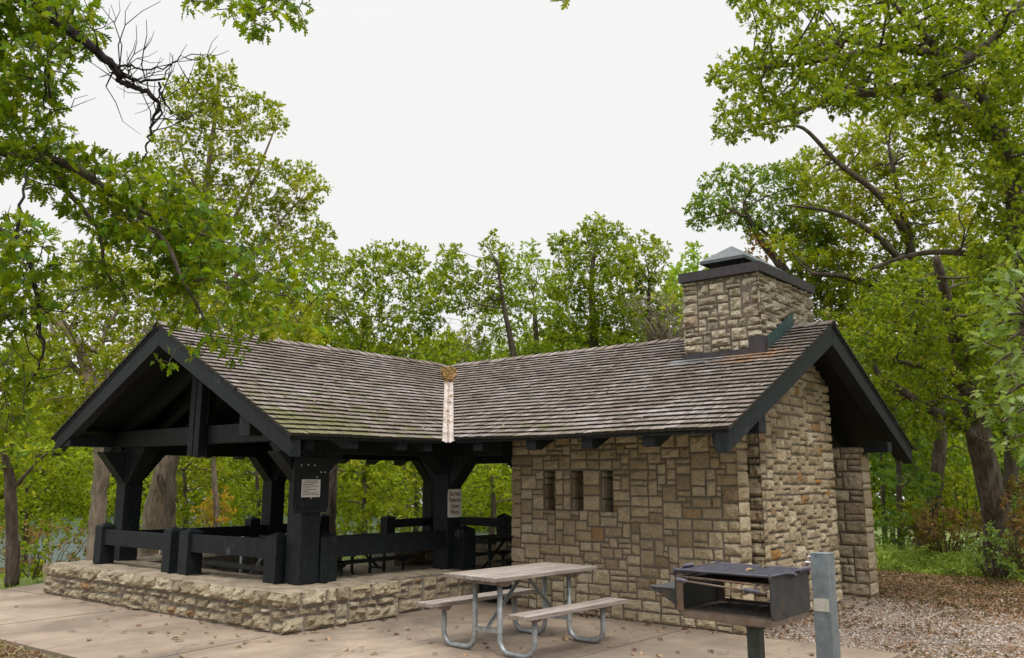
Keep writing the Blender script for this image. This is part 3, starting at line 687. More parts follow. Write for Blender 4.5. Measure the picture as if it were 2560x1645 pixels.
# far pier and the back wall
wall_part('stone_pier', [((2.85, 5.30, 0), (3.60, 5.60, 2.2))],
          [dict(O=(2.85, 5.30, 0), U=X_, V=Z_, Wd=.75, Ht=2.2, cell=.09, prot=.035, seed=41, ext1=1, courses=True),
           dict(O=(3.60, 5.30, 0), U=Y_, V=Z_, Wd=.30, Ht=2.2, cell=.09, prot=.035, seed=42, ext0=1, ext1=1, courses=True)])
wall_part('stone_wall', [((.218, 1.48, 0), (.50, 5.315, 2.3))], [dict(O=(.218, 5.315, 0), U=-Y_, V=Z_, Wd=3.83, Ht=2.3, cell=.1, prot=.03, seed=44)])  # inner partition, added out of view to keep the wall slots dark
wall_part('stone_wall', [((.3, 5.32, 0), (2.85, 5.58, 2.5))],
          [dict(O=(.3, 5.32, 0), U=X_, V=Z_, Wd=2.55, Ht=2.4, cell=.1, prot=.03, seed=43)])
# chimney stack
CX0, CX1, CY0, CY1, CZ0, CZ1 = 2.355, 3.42, 2.335, 4.12, 2.9, 4.435
chim = wall_part('chimney', [((CX0, CY0, CZ0), (CX1, CY1, CZ1))],
          [dict(O=(CX0, CY0, 3.18), U=X_, V=Z_, Wd=CX1-CX0, Ht=CZ1-3.18, cell=.060, prot=.042, seed=51, ext0=1, ext1=1, rough=1.0, batter=.012, big=2),
           dict(O=(CX1, CY0, 3.18), U=Y_, V=Z_, Wd=CY1-CY0, Ht=CZ1-3.18, cell=.064, prot=.045, seed=52, ext0=1, ext1=1, rough=1.1),
           dict(O=(CX0, CY1, 3.4), U=-Y_, V=Z_, Wd=CY1-CY0, Ht=CZ1-3.4, cell=.09, prot=.035, seed=53, ext0=1, ext1=1)], None, STONE_C)
mb = MB(); ov = .075
for a, b in (((CX0-ov, CY0-ov), (CX1+ov, CY0-ov+.03)), ((CX0-ov, CY1+ov-.03), (CX1+ov, CY1+ov)), ((CX0-ov, CY0-ov+.03), (CX0-ov+.03, CY1+ov-.03)), ((CX1+ov-.03, CY0-ov+.03), (CX1+ov, CY1+ov-.03))):
    mb.box((a[0], a[1], CZ1-.005), (b[0], b[1], CZ1+.125))
mb.box((CX0-.03, CY0-.03, CZ1+.004), (CX1+.03, CY1+.03, CZ1+.09)); mb.build('chimney_band', BAND, chim)
hz = 4.752; hx0, hx1, hy0, hy1 = 2.50, 3.17, 2.50, 4.26; hxm = 2.835
mb = MB(); rb0, rb1 = (hxm, 2.84, 5.0), (hxm, 3.92, 5.0)
q = [(hx0,hy0,hz), (hx1,hy0,hz), (hx1,hy1,hz), (hx0,hy1,hz), rb0, rb1]
mb.add(q, [(0,1,4),(1,2,5,4),(2,3,5),(3,0,4,5)])
mb.add([(a, b, c-.012) for a, b, c in q], [(4,1,0),(4,5,2,1),(5,3,2),(5,4,0,3)])
for a, b in ((0,1),(1,2),(2,3),(3,0)):
    A_, B_ = Vector(q[a]), Vector(q[b]); mb.add([A_, B_, B_-Z_*.045, A_-Z_*.045], [(0,1,2,3)])
hood = mb.build('chimney_hood', HOOD, chim)
for px, py in ((hx0+.12, hy0+.15), (hx1-.1, hy0+.15), (hx0+.12, hy1-.2), (hx1-.1, hy1-.2)):
    mb = MB(); mb.tube([(px, py, CZ1+.05), (px, py, hz+.05)], .012, 6); mb.build('hood_leg', BAND, hood)
# flashings round the stack
mb = MB(); yb = CY0-.080; zb_ = roof_z_right(yb)+.02
mb.box((CX0-.05, yb-.004, zb_-.03), (CX1-.12, yb+.004, zb_+.085)); mb.box((CX1-.13, yb-.012, zb_-.03), (CX1+.078, yb-.005, zb_+.24)); mb.box((CX1+.079, yb-.012, zb_-.03), (CX1+.086, yb+.10, zb_+.24))
mb.build('front_flashing', BAND, chim)
mb = MB(); y0_ = yb-.02; z0_ = zb_+.018
mb.add([(CX0-.22, y0_-.16, roof_z_right(y0_-.16)+.03), (CX1+.1, y0_-.17, roof_z_right(y0_-.17)+.034), (CX1+.1, y0_+.02, roof_z_right(y0_+.02)+.034), (CX0-.22, y0_+.02, roof_z_right(y0_+.02)+.034)], [(0,1,2,3)])
ap_ = mb.build('apron_flashing', HOOD, chim)
for k in range(7):
    ya = CY0+.03+k*.125; za = roof_z_right(ya)+.02; mb = MB(); x = CX1+.082+.004*(k % 2)
    mb.prism([(x, ya, za), (x, ya+.15, za+.07), (x, ya+.135, za+.26), (x, ya-.015, za+.19)], (.006, 0, 0)); mb.build('step_flashing', COPPER, chim)
# valley flashing: W-shaped metal strip
vd = Vector((-WX, WY, HR-HE-.005)); side = Vector((1, 1, 0)).normalized()
mb = MB(); nseg = 14
prof = [(-.10, .052), (-.018, .020), (0, .042), (.018, .020), (.10, .052)]
vs = []
for i in range(nseg+1):
    s_ = i/nseg; c = Vector((0,0,HE+.012)) + vd*s_ + (Vector((.05,-.05,-.03)) if i == 0 else Vector((0,0,0)))
    if i == 0: prof0 = [(a*.9, b-.016) for a, b in prof]
    for a, b in (prof if i else prof0): vs.append(c+side*a+Z_*(b-.012+ abs(a)*.0))
fs = [(i*5+j, i*5+j+1, i*5+j+6, i*5+j+5) for i in range(nseg) for j in range(4)]
mb.add(vs, fs); mb.build('valley_flashing', FLASH, shelter, smooth=False)

# ---- foundation wall round the open part
def ring(pts_out, pts_in, z0, z1, name, panels, seedn):
    mb = MB(); n = len(pts_out)
    mb.prism([(x, y, z0) for x, y in pts_out]+[(x, y, z0) for x, y in reversed(pts_in)], (0,0,z1-z0-.012)); core = mb.build(name, MORTAR2, shelter)
    return core
front_o = [(-6.05, -2.50), (-.30, -2.28)]
core = MB(); core.prism([(-6.0,-2.46,0), (-.32,-2.25,0), (-.32,-.62,0), (-.50,-.62,0), (-.50,1.02,0), (-1.2,1.02,0), (-1.2,-1.35,0), (-5.25,-1.35,0), (-5.25,2.55,0), (-6.0,2.55,0)], (0,0,ZT-.02))
fw = core.build('foundation_wall', MORTAR2, shelter)
sb = MB()
fdir = Vector((5.68, .21, 0)); L_ = fdir.length
stones(sb, (-6.0, -2.46, 0), fdir, Z_, L_, .268, .067, .045, seed=61, ext0=1, ext1=1, rough=1.05, gap=.011)
stones(sb, (-6.0, -2.46, .268), fdir, Z_, L_, ZT-.268, .09, .075, seed=62, ext0=1, ext1=1, rough=.95, gap=.010, row=(.16,.55))
stones(sb, (-.32, -2.25, 0), Y_, Z_, 1.63, .268, .09, .05, seed=63, ext0=1, ext1=1, rough=1.05, gap=.012, courses=True)
stones(sb, (-.32, -2.25, .268), Y_, Z_, 1.63, ZT-.268, .09, .075, seed=64, ext0=1, ext1=1, rough=.95, gap=.012, row=(.14,.40))
stones(sb, (-.50, -.62, 0), Y_, Z_, 1.64, .43, .085, .035, seed=65, ext1=1, rough=.7, gap=.012)
stones(sb, (-5.25, -1.35, 0), X_*-1, Z_, .01+.0001, .43, .085, .03, seed=66) if False else None
sbi = MB(); stones(sbi, (-5.25, 2.55, 0), -Y_, Z_, 3.9, .43, .085, .03, seed=67, rough=.6); sbi.build('stone_facing', STONE_D, fw)
stones(sb, (-6.0, 2.55, 0), -Y_, Z_, 5.0, .43, .085, .04, seed=68, rough=.6, ext1=1)
sb.build('stone_facing', STONE_D, fw)
# rough coping surface: a grid of slabs with uneven tops
CAPM = mat_plain('worn_coping', (.15,.12,.08), (.36,.29,.21), 5, .95, bs=.9, bd=.03)
def coping(mb, x0, x1, y0, y1, z, step=.35, seed=1, skew=0):
    rd = random.Random(seed); x = x0
    while x < x1-.01:
        w = min(rd.uniform(.25,.55), x1-x)
        if x1-(x+w) < .15: w = x1-x
        k = 8; kk = 16; vs = []
        so_ = Vector((rd.uniform(0,50),)*3)
        for i in range(k+1):
            for j in range(kk+1):
                u = i/k; v = j/kk; xx = x+.006+(w-.012)*u; sk = skew*(xx-x0)
                yy = y0+sk+(y1-y0-sk)*v
                e_ = 1 if (i in (0, k)) else 0
                b_ = -.012 if j in (0, kk) else 0
                zz = z + .014*noise.noise(Vector((xx, yy, 0))*5+so_) + .008*noise.noise(Vector((xx, yy, 0))*15) - .012*e_ + b_
                vs.append((xx, yy, zz))
        mb.add(vs, [(i*(kk+1)+j, (i+1)*(kk+1)+j, (i+1)*(kk+1)+j+1, i*(kk+1)+j+1) for i in range(k) for j in range(kk)])
        x += w
mb = MB(); coping(mb, -6.03, -.36, -2.475, -1.33, ZT-.004, seed=3, skew=.037)
mb2 = MB(); coping(mb2, -1.33, 1.03, -1.2, -.495, ZT-.004, seed=4)
mb2.v = [(-b-1.7+0*a, a, c) if False else (b, a, c) for a, b, c in mb2.v]; mb2.f = [f[::-1] for f in mb2.f]
n0 = len(mb.v); mb.v += mb2.v; mb.f += [tuple(i+n0 for i in f) for f in mb2.f]
mb3 = MB(); coping(mb3, -2.26, -.60, -.62, -.305, ZT-.006, seed=5); mb3.v = [(b, a, c) for a, b, c in mb3.v]; mb3.f = [f[::-1] for f in mb3.f]
n0 = len(mb.v); mb.v += mb3.v; mb.f += [tuple(i+n0 for i in f) for f in mb3.f]
mb4 = MB(); coping(mb4, -1.33, 2.57, -6.03, -5.24, ZT-.004, seed=6); mb4.v = [(b, a, c) for a, b, c in mb4.v]; mb4.f = [f[::-1] for f in mb4.f]
n0 = len(mb.v); mb.v += mb4.v; mb.f += [tuple(i+n0 for i in f) for f in mb4.f]
mb.build('coping', CAPM, fw, smooth=True)
bw = wall_part('foundation_wall', [((-5.95, 3.85, 0), (-5.2, 5.0, .54)), ((-5.95, 5.0, 0), (.25, 5.75, .54))],
   [dict(O=(-5.2, 5.0, 0), U=X_, V=Z_, Wd=5.4, Ht=.52, cell=.1, prot=.03, seed=71), dict(O=(-5.2, 3.85, 0), U=Y_, V=Z_, Wd=1.15, Ht=.52, cell=.1, prot=.03, seed=72)], MORTAR2)
mb = MB(); coping(mb, -5.97, .25, 4.97, 5.78, .54, seed=8); mb5 = MB(); coping(mb5, 3.83, 4.96, -5.97, -5.17, .54, seed=9); mb5.v = [(b, a, c) for a, b, c in mb5.v]; mb5.f = [f[::-1] for f in mb5.f]
n0 = len(mb.v); mb.v += mb5.v; mb.f += [tuple(i+n0 for i in f) for f in mb5.f]; mb.build('coping', CAPM, bw, smooth=True)
# dark panel filling the gap between foundation and stone wall
part_box('gap_panel', (-.46, 1.16, .02), (.20, 1.22, .42))

# ------------------------------------------------------------------ ground
def poly_sheet(name, pts, z, m, th=0):
    mb = MB()
    if th: mb.prism([(x, y, z-th) for x, y in pts], (0,0,th))
    else: mb.add([(x, y, z) for x, y in pts], [tuple(range(len(pts)))])
    return tag(mb.build(name, m), kind='structure')
gm = MB(); n = 70; vs = []
for i in range(n+1):
    for j in range(n+1):
        x = -150+300*(i/n); y = -150+300*(j/n)
        x = 150*np.sign(x)*(abs(x)/150)**1.8; y = 150*np.sign(y)*(abs(y)/150)**1.8
        d = max(0, -x-9)+max(0, y-14)*.15
        vs.append((x, y, -.045 - .09*min(d, 60) + .1*noise.noise(Vector((x*.15, y*.15, 0)))*min(1, max(0, (math.hypot(x, y)-9)/10))))
gm.add(vs, [(i*(n+1)+j, (i+1)*(n+1)+j, (i+1)*(n+1)+j+1, i*(n+1)+j+1) for i in range(n) for j in range(n)])
tag(gm.build('ground', GRASSMAT, smooth=True), kind='structure')
poly_sheet('patio', [(-9.2, -4.75), (5.24, -3.95), (5.24, 1.14), (3.4, 1.06), (3.4, 1.6), (-.5, 1.6), (-.5, -2.2), (-6.0, -2.4), (-6.0, 0.5), (-8.3, .5), (-7.42, -1.95), (-7.04, -2.74), (-9.2, -2.95)], 0, CONCRETE, .12)
poly_sheet('floor', [(-5.6, -1.5), (-.9, -1.5), (-.45, 1.3), (3.4, 1.4), (3.4, 5.5), (-5.6, 5.2)], .006, CONCRETE, .05)
poly_sheet('path', [(-13, 1.9), (-5.5, 2.6), (-5.5, 3.85), (-13, 4.2)], -.004, CONCRETE, .05)
poly_sheet('apron', [(3.05, 4.2), (3.75, 4.25), (3.78, 5.35), (3.0, 5.35)], -.008, CONCRETE, .05)
poly_sheet('gravel', [(1.0, .9), (3.6, 1.0), (5.2, 1.0), (5.2, -6), (12, -7), (12, 5.5), (8, 6.2), (5.5, 7.2), (4.9, 9.2), (2.4, 9.6), (1.0, 9.9)], -.022, GRAVEL)
poly_sheet('verge', [(-10, -4.9), (-10, -9), (5, -9), (5, -4.1), (-2, -4.4)], -.03, mat_plain('litter_soil', (.14,.10,.05), (.30,.23,.13), 25, .95, bs=1, bd=.03))
wm, wnt, wb = M('lake_water'); wb.inputs['Base Color'].default_value = (.05,.07,.07,1); wb.inputs['Roughness'].default_value = .22; bump(wnt, wb, noise_tex(wnt, 3, 4, .6, 'Geo'), .8, .12)
poly_sheet('lake', [(-150,-60), (-15,-60), (-15,90), (-150,150)], -.95, wm)
# saw-cut joints
JM = mat_plain('joint', (.06,.05,.045), (.12,.09,.075), 20, 1)
for k, (a, b) in enumerate((((-.12, -4.27), (-.37, -2.42)), ((-9, -2.96), (-5.95, -2.55)), ((2.9, -4.1), (2.9, 1.04)), ((-3.4, -4.42), (-3.55, -2.45)))):
    mb = MB(); mb.beam((*a, .0), (*b, .0), .012, .006); tag(mb.build('joint', JM), kind='structure')

def scatter_region(poly, n, z=0):
    xs = [p[0] for p in poly]; ys = [p[1] for p in poly]; out_ = []
    while len(out_) < n:
        x = R(min(xs), max(xs)); y = R(min(ys), max(ys))
        if in_poly(x, y, poly): out_.append((x, y, z))
    return np.array(out_)
def litter(name, label, poly, n, size, m, z=.0, tilt=.35, dens=None):
    C = scatter_region(poly, n, z)
    if dens is not None:
        keep = np.array([noise.noise(Vector((c[0]*.8, c[1]*.8, 3))) > dens + R(-.35,.35) for c in C]); C = C[keep]
    C[:,2] += rng.random(len(C))*.012
    A = unit(len(C)); A[:,2] *= tilt; Nn = unit(len(C))*tilt; Nn[:,2] += 1
    s = size*(.5+.8*rng.random(len(C)))
    o = leaves_mesh(name, C, A, Nn, s, OAK if size > .08 else LOW, m, curl=.7)
    return tag(o, label, 'fallen leaves', kind='stuff')
GP = [(1.0, .95), (5.3, 1.16), (5.3, -3), (9.5, -1), (9.5, 5.5), (5.5, 7.4), (4.9, 9.3), (2.4, 9.6), (1.0, 9.9)]
litter('leaf_litter', 'brown fallen leaves thinly spread over the pale gravel beside the shelter', GP, 26000, .055, LF_LIT, -.016, dens=-.10)
litter('leaf_litter', 'thick orange-brown leaf carpet at the far edge of the gravel', [(1.5, 5.6), (3.6, 5.5), (6, 4.6), (9.5, 4), (9.5, 6), (5.5, 7.4), (4.9, 9.4), (2.2, 9.6)], 16000, .06, LF_LIT, -.015)
litter('leaf_litter', 'dry leaf crumbs and grass in the corner below the patio edge', [(-5, -4.62), (-5, -6), (1, -6), (1, -4.25)], 7000, .06, LF_LIT, -.02)
# loose gravel stones
C = scatter_region([(3.4, 1.05), (5.3, 1.2), (5.35, -1), (8, 0), (8, 5.5), (4, 6), (2.6, 4.5)], 16000, -.016)
octa = np.array([(1,0,0),(0,1,0),(-1,0,0),(0,-1,0),(0,0,.7),(.2,.1,-.5)]); fo = [(0,1,4),(1,2,4),(2,3,4),(3,0,4)]
nC = len(C); ang = rng.random(nC)*6.28; sx = .006+.011*rng.random(nC); sy = sx*(.6+.5*rng.random(nC))
V = np.zeros((nC,5,3)); 
for k in range(5):
    x = octa[k,0]*sx; y = octa[k,1]*sy; V[:,k,0] = C[:,0]+x*np.cos(ang)-y*np.sin(ang); V[:,k,1] = C[:,1]+x*np.sin(ang)+y*np.cos(ang); V[:,k,2] = C[:,2]+octa[k,2]*sx
me = bpy.data.meshes.new('gravel_stones'); me.vertices.add(nC*5); me.vertices.foreach_set('co', V.reshape(-1).astype(np.float32))
F_ = (np.arange(nC)[:,None,None]*5+np.array(fo)[None]).reshape(-1).astype(np.int32)
me.loops.add(len(F_)); me.loops.foreach_set('vertex_index', F_); me.polygons.add(len(F_)//3); me.polygons.foreach_set('loop_start', np.arange(0, len(F_), 3, dtype=np.int32)); me.polygons.foreach_set('loop_total', np.full(len(F_)//3, 3, dtype=np.int32))
m_, nt_, b_ = M('pebbles'); nt_.links.new(ramp(nt_, island(nt_), [(0, (.12,.095,.075)), (.4, (.29,.25,.215)), (.8, (.50,.45,.40)), (1, (.22,.15,.11))]), b_.inputs['Base Color']); b_.inputs['Roughness'].default_value = .9
me.materials.append(m_); me.update(calc_edges=True); o = bpy.data.objects.new('gravel_stones', me); COL.objects.link(o)
tag(o, 'pale loose gravel stones covering the ground right of the patio', 'gravel', kind='stuff')

# single leaves lying on the patio
leafmats = [LF_LIT, mat_leaf('tan_leaf', [(.40,.24,.12), (.46,.30,.17)], (.4,.25,.12), .6, .1), mat_leaf('dark_leaf', [(.10,.04,.03), (.14,.06,.05)], (.12,.06,.04), .6, .1),
            mat_leaf('yellow_leaf', [(.5,.36,.08), (.42,.34,.10)], (.45,.33,.08), .6, .2), mat_leaf('green_fallen_leaf', [(.08,.14,.03), (.12,.17,.04)], (.1,.15,.03), .6, .2)]
leaf_src = []
for k, mm in enumerate(leafmats):
    a = np.array([[1.,.1,.05]]); o = leaves_mesh('fallen_leaf', np.zeros((1,3)), a, np.array([[.1,.1,1.]]), np.array([.105]), OAK, mm, curl=.8)
    o.data.materials[0] = mm; leaf_src.append(o)
kinds = {0: 'russet', 1: 'tan', 2: 'dark brown', 3: 'yellow', 4: 'green'}
spots = []
def pat(X, Y): # patio point seen at photo position
    d = at(X, Y, 1)-Vector(CAM); t = (.008-CAM[2])/d.z; return Vector(CAM)+d*t
fixed = [(258,1432,2),(335,1465,2),(390,1462,2),(180,1450,0),(228,1448,0),(160,1478,0),(300,1480,0),(420,1485,1),(500,1493,0),(560,1490,1),(590,1500,1),(400,1497,2),(205,1500,2),
         (1245,1436,0),(1262,1438,0),(1330,1500,1),(1505,1528,1),(1600,1480,1),(1620,1478,0),(1640,1470,2),(1960,1520,4),(2135,1535,3),(1080,1450,0),(1015,1475,0),(1050,1425,2),(1700,1525,1),
         (1065,1470,0),(1105,1418,1),(1500,1440,0),(1510,1450,2),(1445,1478,0),(1380,1420,0),(1000,1505,1),(740,1500,0),(820,1500,1),(850,1440,2),(880,1470,1),(1820,1505,1),(1900,1530,2)]
for X, Y, k in fixed: spots.append((pat(X, Y), k))
for k_ in range(34):
    f_ = R(0,1)
    if k_ % 2: q_ = Vector((-6.0+5.6*f_, -2.56+.21*f_-abs(random.gauss(0,.05)), .01))
    elif k_ % 4: q_ = Vector((.3+3.1*f_, 1.02-abs(random.gauss(0,.06)), .01))
    else: q_ = Vector((-.22+abs(random.gauss(0,.05)), -2.2+1.6*f_, .01))
    spots.append((q_, random.choice((0,0,1,2,2))))
while len(spots) < 118:
    X, Y = R(0, 2050), R(1400, 1540); p = pat(X, Y)
    if in_poly(p.x, p.y, [(-8, -4.5), (5.1, -3.9), (5.1, 1.0), (.3, 1.0), (-.2, .9), (-.2, -2.4), (-6.1, -2.65), (-7, -2.9)]): spots.append((p, random.choice((0,0,1,1,2,2,2))))
used = set()
for p, k in spots:
    o = leaf_src[k]
    if k in used: o = leaf_src[k].copy(); COL.objects.link(o)
    used.add(k); o.location = p; s_ = R(.5,1.15); o.scale = (s_, s_, s_*R(.5,1.3)); o.rotation_euler = (R(-.08,.08), R(-.08,.08), R(0,6.3))
    tag(o, 'dry %s oak leaf lying flat on the concrete patio' % kinds[k], 'fallen leaf', 'fallen leaves on the patio')
PILE = mat_leaf('piled_leaves', [(.22,.09,.04), (.42,.22,.10), (.52,.33,.18), (.30,.13,.06)], (.42,.22,.1), .6, .15)
# roof leaves and the heap in the valley
C = []; 
for k in range(360):
    s_ = min(.97, .70+.16*rng.random()**.8 if k < 345 else .1+.7*rng.random()); c = Vector((0,0,HE+.04))+vd*s_ + side*float(rng.normal()*(.055 if k < 345 else .03))*(1 if k < 345 else .6)
    C.append((c.x, c.y, c.z+.03+.06*rng.random()*(k < 345)))
C = np.array(C); A = unit(len(C)); Nn = unit(len(C)); Nn[:,2] += .8
tag(leaves_mesh('leaf_pile', C, A, Nn, .075*(.6+.6*rng.random(len(C))), OAK, PILE, curl=.8), 'heap of dry brown leaves caught near the top of the roof valley', 'leaf pile', kind='stuff')
C = []
for k in range(42):
    if k % 2: x = R(-.3, 3.9); y = R(.1, 3.0)
    else: x, y = None, None
    if x is not None and x > -y: C.append((x, y, roof_z_right(y)+.045))
    else:
        xx = R(-3.0, -.1); yy = R(-2.3, 1.0)
        if yy < -xx-.2: C.append((xx, yy, roof_z_left(xx)+.045))
C = np.array(C); A = unit(len(C)); A[:,2] *= .3; Nn = unit(len(C))*.3; Nn[:,2] += 1
tag(leaves_mesh('roof_leaves', C, A, Nn, .065*(.6+.6*rng.random(len(C))), OAK, LF_LIT, curl=.8), 'few scattered tan leaves lying on the shingle roof', 'fallen leaves', kind='stuff')

# ------------------------------------------------------------------ notice board and sign
nb = empty('notice_board', (-.765, -1.63, 1.33)); tag(nb, 'black wooden notice board with a pinned paper on the corner post', 'notice board')
mb = MB(); mb.box((-.765, -1.90, 1.35), (-.735, -1.365, 1.97)); local(mb.build('board', TIMBER, nb, bevel=.004), nb)
mb = MB(); mb.box((-.764, -1.885, 1.30), (-.72, -1.40, 1.352)); local(mb.build('ledge', TIMBER, nb, bevel=.004), nb)
mb = MB(); mb.box((-.7345, -1.785, 1.487), (-.7325, -1.505, 1.70)); pp = local(mb.build('notice_sheet', PAPER, nb), nb)
mb = MB(); z = 1.682
mb.box((-.7325, -1.745, z-.006), (-.7318, -1.545, z+.003)); z -= .022
for w in (.22, .16, .23, .12, .2, .10, .23, .24):
    mb.box((-.7325, -1.765, z-.0042), (-.7318, -1.765+w, z+.0035)); z -= .0205
k_ = mb.build('writing', INK, pp); k_.matrix_parent_inverse = Matrix.Identity(4)
for y_, z_ in ((-1.8, 1.87), (-1.70, 1.875), (-1.6, 1.872), (-1.5, 1.79), (-1.44, 1.79), (-1.64, 1.475), (-1.56, 1.73)):
    mb = MB(); mb.box((-.735, y_-.007, z_-.008), (-.731, y_+.007, z_+.008)); local(mb.build('tack', PAPER, nb), nb)
sg = empty('warning_sign', (-.77, .94, 1.16)); tag(sg, 'white metal sign reading Do Not Remove Down Wood on the inner corner post', 'sign')
mb = MB(); pts = []
sy0, sy1, sz0, sz1, rc = .80, 1.085, 1.165, 1.565, .03
for cxx, czz, a0 in ((sy1-rc, sz0+rc, -90), (sy1-rc, sz1-rc, 0), (sy0+rc, sz1-rc, 90), (sy0+rc, sz0+rc, 180)):
    for q_ in range(5): a = math.radians(a0+q_*22.5); pts.append((-.768, cxx+rc*math.cos(a), czz+rc*math.sin(a)))
mb.prism(pts, (.006, 0, 0)); local(mb.build('plate', SIGNW, sg), sg)
def text_mesh(txt, size, sx, loc, m, parent, name='lettering', bold=.012):
    cu = bpy.data.curves.new(name, 'FONT'); cu.body = txt; cu.size = size; cu.align_x = 'CENTER'; cu.offset = size*bold; cu.extrude = .0006
    ob = bpy.data.objects.new(name+'_src', cu); COL.objects.link(ob); bpy.context.view_layer.update()
    dg = bpy.context.evaluated_depsgraph_get(); me = bpy.data.meshes.new_from_object(ob.evaluated_get(dg)); bpy.data.objects.remove(ob)
    me.name = name; me.materials.clear(); me.materials.append(m)
    # text x -> world +Y, text y -> world +Z, facing +X
    me.transform(Matrix(((0,0,1,loc[0]),(sx,0,0,loc[1]),(0,1,0,loc[2]),(0,0,0,1))))
    o = bpy.data.objects.new(name, me); COL.objects.link(o); o.parent = parent; return local(o, parent)
for k, (tx, zz) in enumerate((('Do Not', 1.468), ('Remove', 1.383), ('Down', 1.296), ('Wood', 1.210))):
    text_mesh(tx, .090, .80, (-.7605, .9425, zz), SIGNB, sg, bold=.02)

# ------------------------------------------------------------------ picnic tables
def ptable(label, loc, rz, L, wood, steel, group=None, TW=.731, TH=.765, BO=.517, BW=.241, BH=.447):
    """table whose long axis is local Y"""
    root = empty('picnic_table', loc, rz); tag(root, label, 'picnic table', group)
    h = L/2; n = 5; mb = MB(); g = .014; w = (TW-g*(n-1))/n
    for i in range(n):
        x0 = -TW/2+i*(w+g); e0, e1 = R(-.008,.008), R(-.008,.008); mb.box((x0, -h+e0, TH-.04), (x0+w, h+e1, TH-R(0,.002)))
    mb.build('tabletop', wood, root, bevel=.004)
    for s_ in (-1, 1):
        mb = MB(); x0 = s_*(BO+BW/2)-BW/2
        for k in range(2): mb.box((x0+k*(BW/2+.002), -h+R(-.006,.006), BH-.04), (x0+k*(BW/2+.002)+BW/2-.004, h+R(-.006,.006), BH))
        mb.build('bench', wood, root, bevel=.004)
    yf = h-.27; r = .027
    for sy in (-1, 1):
        y = sy*yf
        mb = MB(); mb.prism([(-.34, y-.025, TH-.041), (.34, y-.025, TH-.041), (.27, y-.025, TH-.105), (-.27, y-.025, TH-.105)], (0, .05, 0)); mb.build('cleat', steel if steel is DKGALV else GREYWOOD, root, bevel=.003)
        for sx in (-1, 1):
            xi, xo = sx*.17, sx*(BO+BW*.42); rr = .13; p = [(xi, y, TH-.05), (xi, y, r+rr)]
            for a in range(1, 7): an = math.pi/2*a/6; p.append((xi+sx*rr*(1-math.cos(an)), y, r+rr*(1-math.sin(an))))
            q = [(xo-sx*rr*math.sin(math.pi/2*(1-a/6)) if False else xo-sx*rr*(1-math.sin(math.pi/2*a/6)), y, r+rr*(1-math.cos(math.pi/2*a/6))) for a in range(0, 7)]
            p += q; p.append((xo, y, BH-.05))
            mb = MB(); mb.tube(p, r, 12); mb.build('leg', steel, root, smooth=True)
            mb = MB(); mb.prism([(xo-.12, y-.03, BH-.041), (xo+.1, y-.03, BH-.041), (xo+.05, y-.03, BH-.085), (xo-.06, y-.03, BH-.085)], (0, .06, 0)); mb.build('bench_bracket', steel if steel is DKGALV else GREYWOOD, root, bevel=.003)
        mb = MB(); mb.box((-.17, y-.022, .235), (.17, y+.022, .24)); mb.box((-.17, y-.022, .205), (.17, y-.017, .235)); mb.build('cross_bar', steel, root)
        mb = MB(); mb.beam((0, y, .245), (0, 0+sy*.02, TH-.045), .038, .008, (1,0,0)); mb.beam((0.018, y, .245), (.018, sy*.02, TH-.045), .005, .035, (1,0,0)); mb.build('diagonal_brace', steel, root)
        for bx in (-.03, .03):
            pass
    return root
ptable('weathered grey plank picnic table with bent galvanised pipe legs in front of the stone wall', (2.096, -.972, 0), 1.549-math.pi/2, 1.664, GREYWOOD, GALV, 'picnic tables')
TG = 'picnic tables'
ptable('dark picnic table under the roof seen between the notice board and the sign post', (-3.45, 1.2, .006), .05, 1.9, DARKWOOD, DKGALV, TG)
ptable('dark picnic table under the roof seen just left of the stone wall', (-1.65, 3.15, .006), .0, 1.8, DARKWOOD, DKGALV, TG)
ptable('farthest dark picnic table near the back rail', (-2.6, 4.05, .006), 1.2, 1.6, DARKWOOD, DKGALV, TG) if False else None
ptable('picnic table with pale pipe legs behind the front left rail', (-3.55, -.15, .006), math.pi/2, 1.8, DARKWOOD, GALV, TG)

# ------------------------------------------------------------------ park grill
gx0, gx1, gy0, gy1, gz0 = 5.185, 5.835, -3.20, -2.60, .87
gz1 = 1.125; tg = .007
gr = empty('park_grill', ((gx0+gx1)/2, (gy0+gy1)/2, 0)); tag(gr, 'rusty black steel park grill with grate, side shelf and pedestal beside the table', 'grill')
def gp(name, mb, m, **k): return local(mb.build(name, m, gr, **k), gr)
for x in (gx0, gx1-tg):
    mb = MB(); mb.prism([(x, gy0, gz0+.03), (x, gy0+.03, gz0), (x, gy1-.03, gz0), (x, gy1, gz0+.03), (x, gy1, gz1), (x, gy0, gz1)], (tg, 0, 0)); gp('side_panel', mb, GRILLSTEEL)
mb = MB(); mb.box((gx0+tg, gy0+.01, gz0), (gx1-tg, gy1-.005, gz0+.008)); gp('firebox_floor', mb, GRILLRUST)
mb = MB(); mb.box((gx0+.059, gy0+.02, gz0-.034), (gx1-.013, gy1-.032, gz0-.030)); mb.box((gx0+.05, gy0+.004, gz0-.035), (gx1-.002, gy0+.012, gz0+.004)); mb.box((gx1-.012, gy0+.012, gz0-.035), (gx1-.004, gy1-.02, gz0-.001)); mb.box((gx0+.05, gy1-.03, gz0-.035), (gx1-.012, gy1-.022, gz0-.001)); mb.box((gx0+.05, gy0+.012, gz0-.035), (gx0+.058, gy1-.03, gz0-.001)); gp('floor_rim', mb, GRILLRUST)
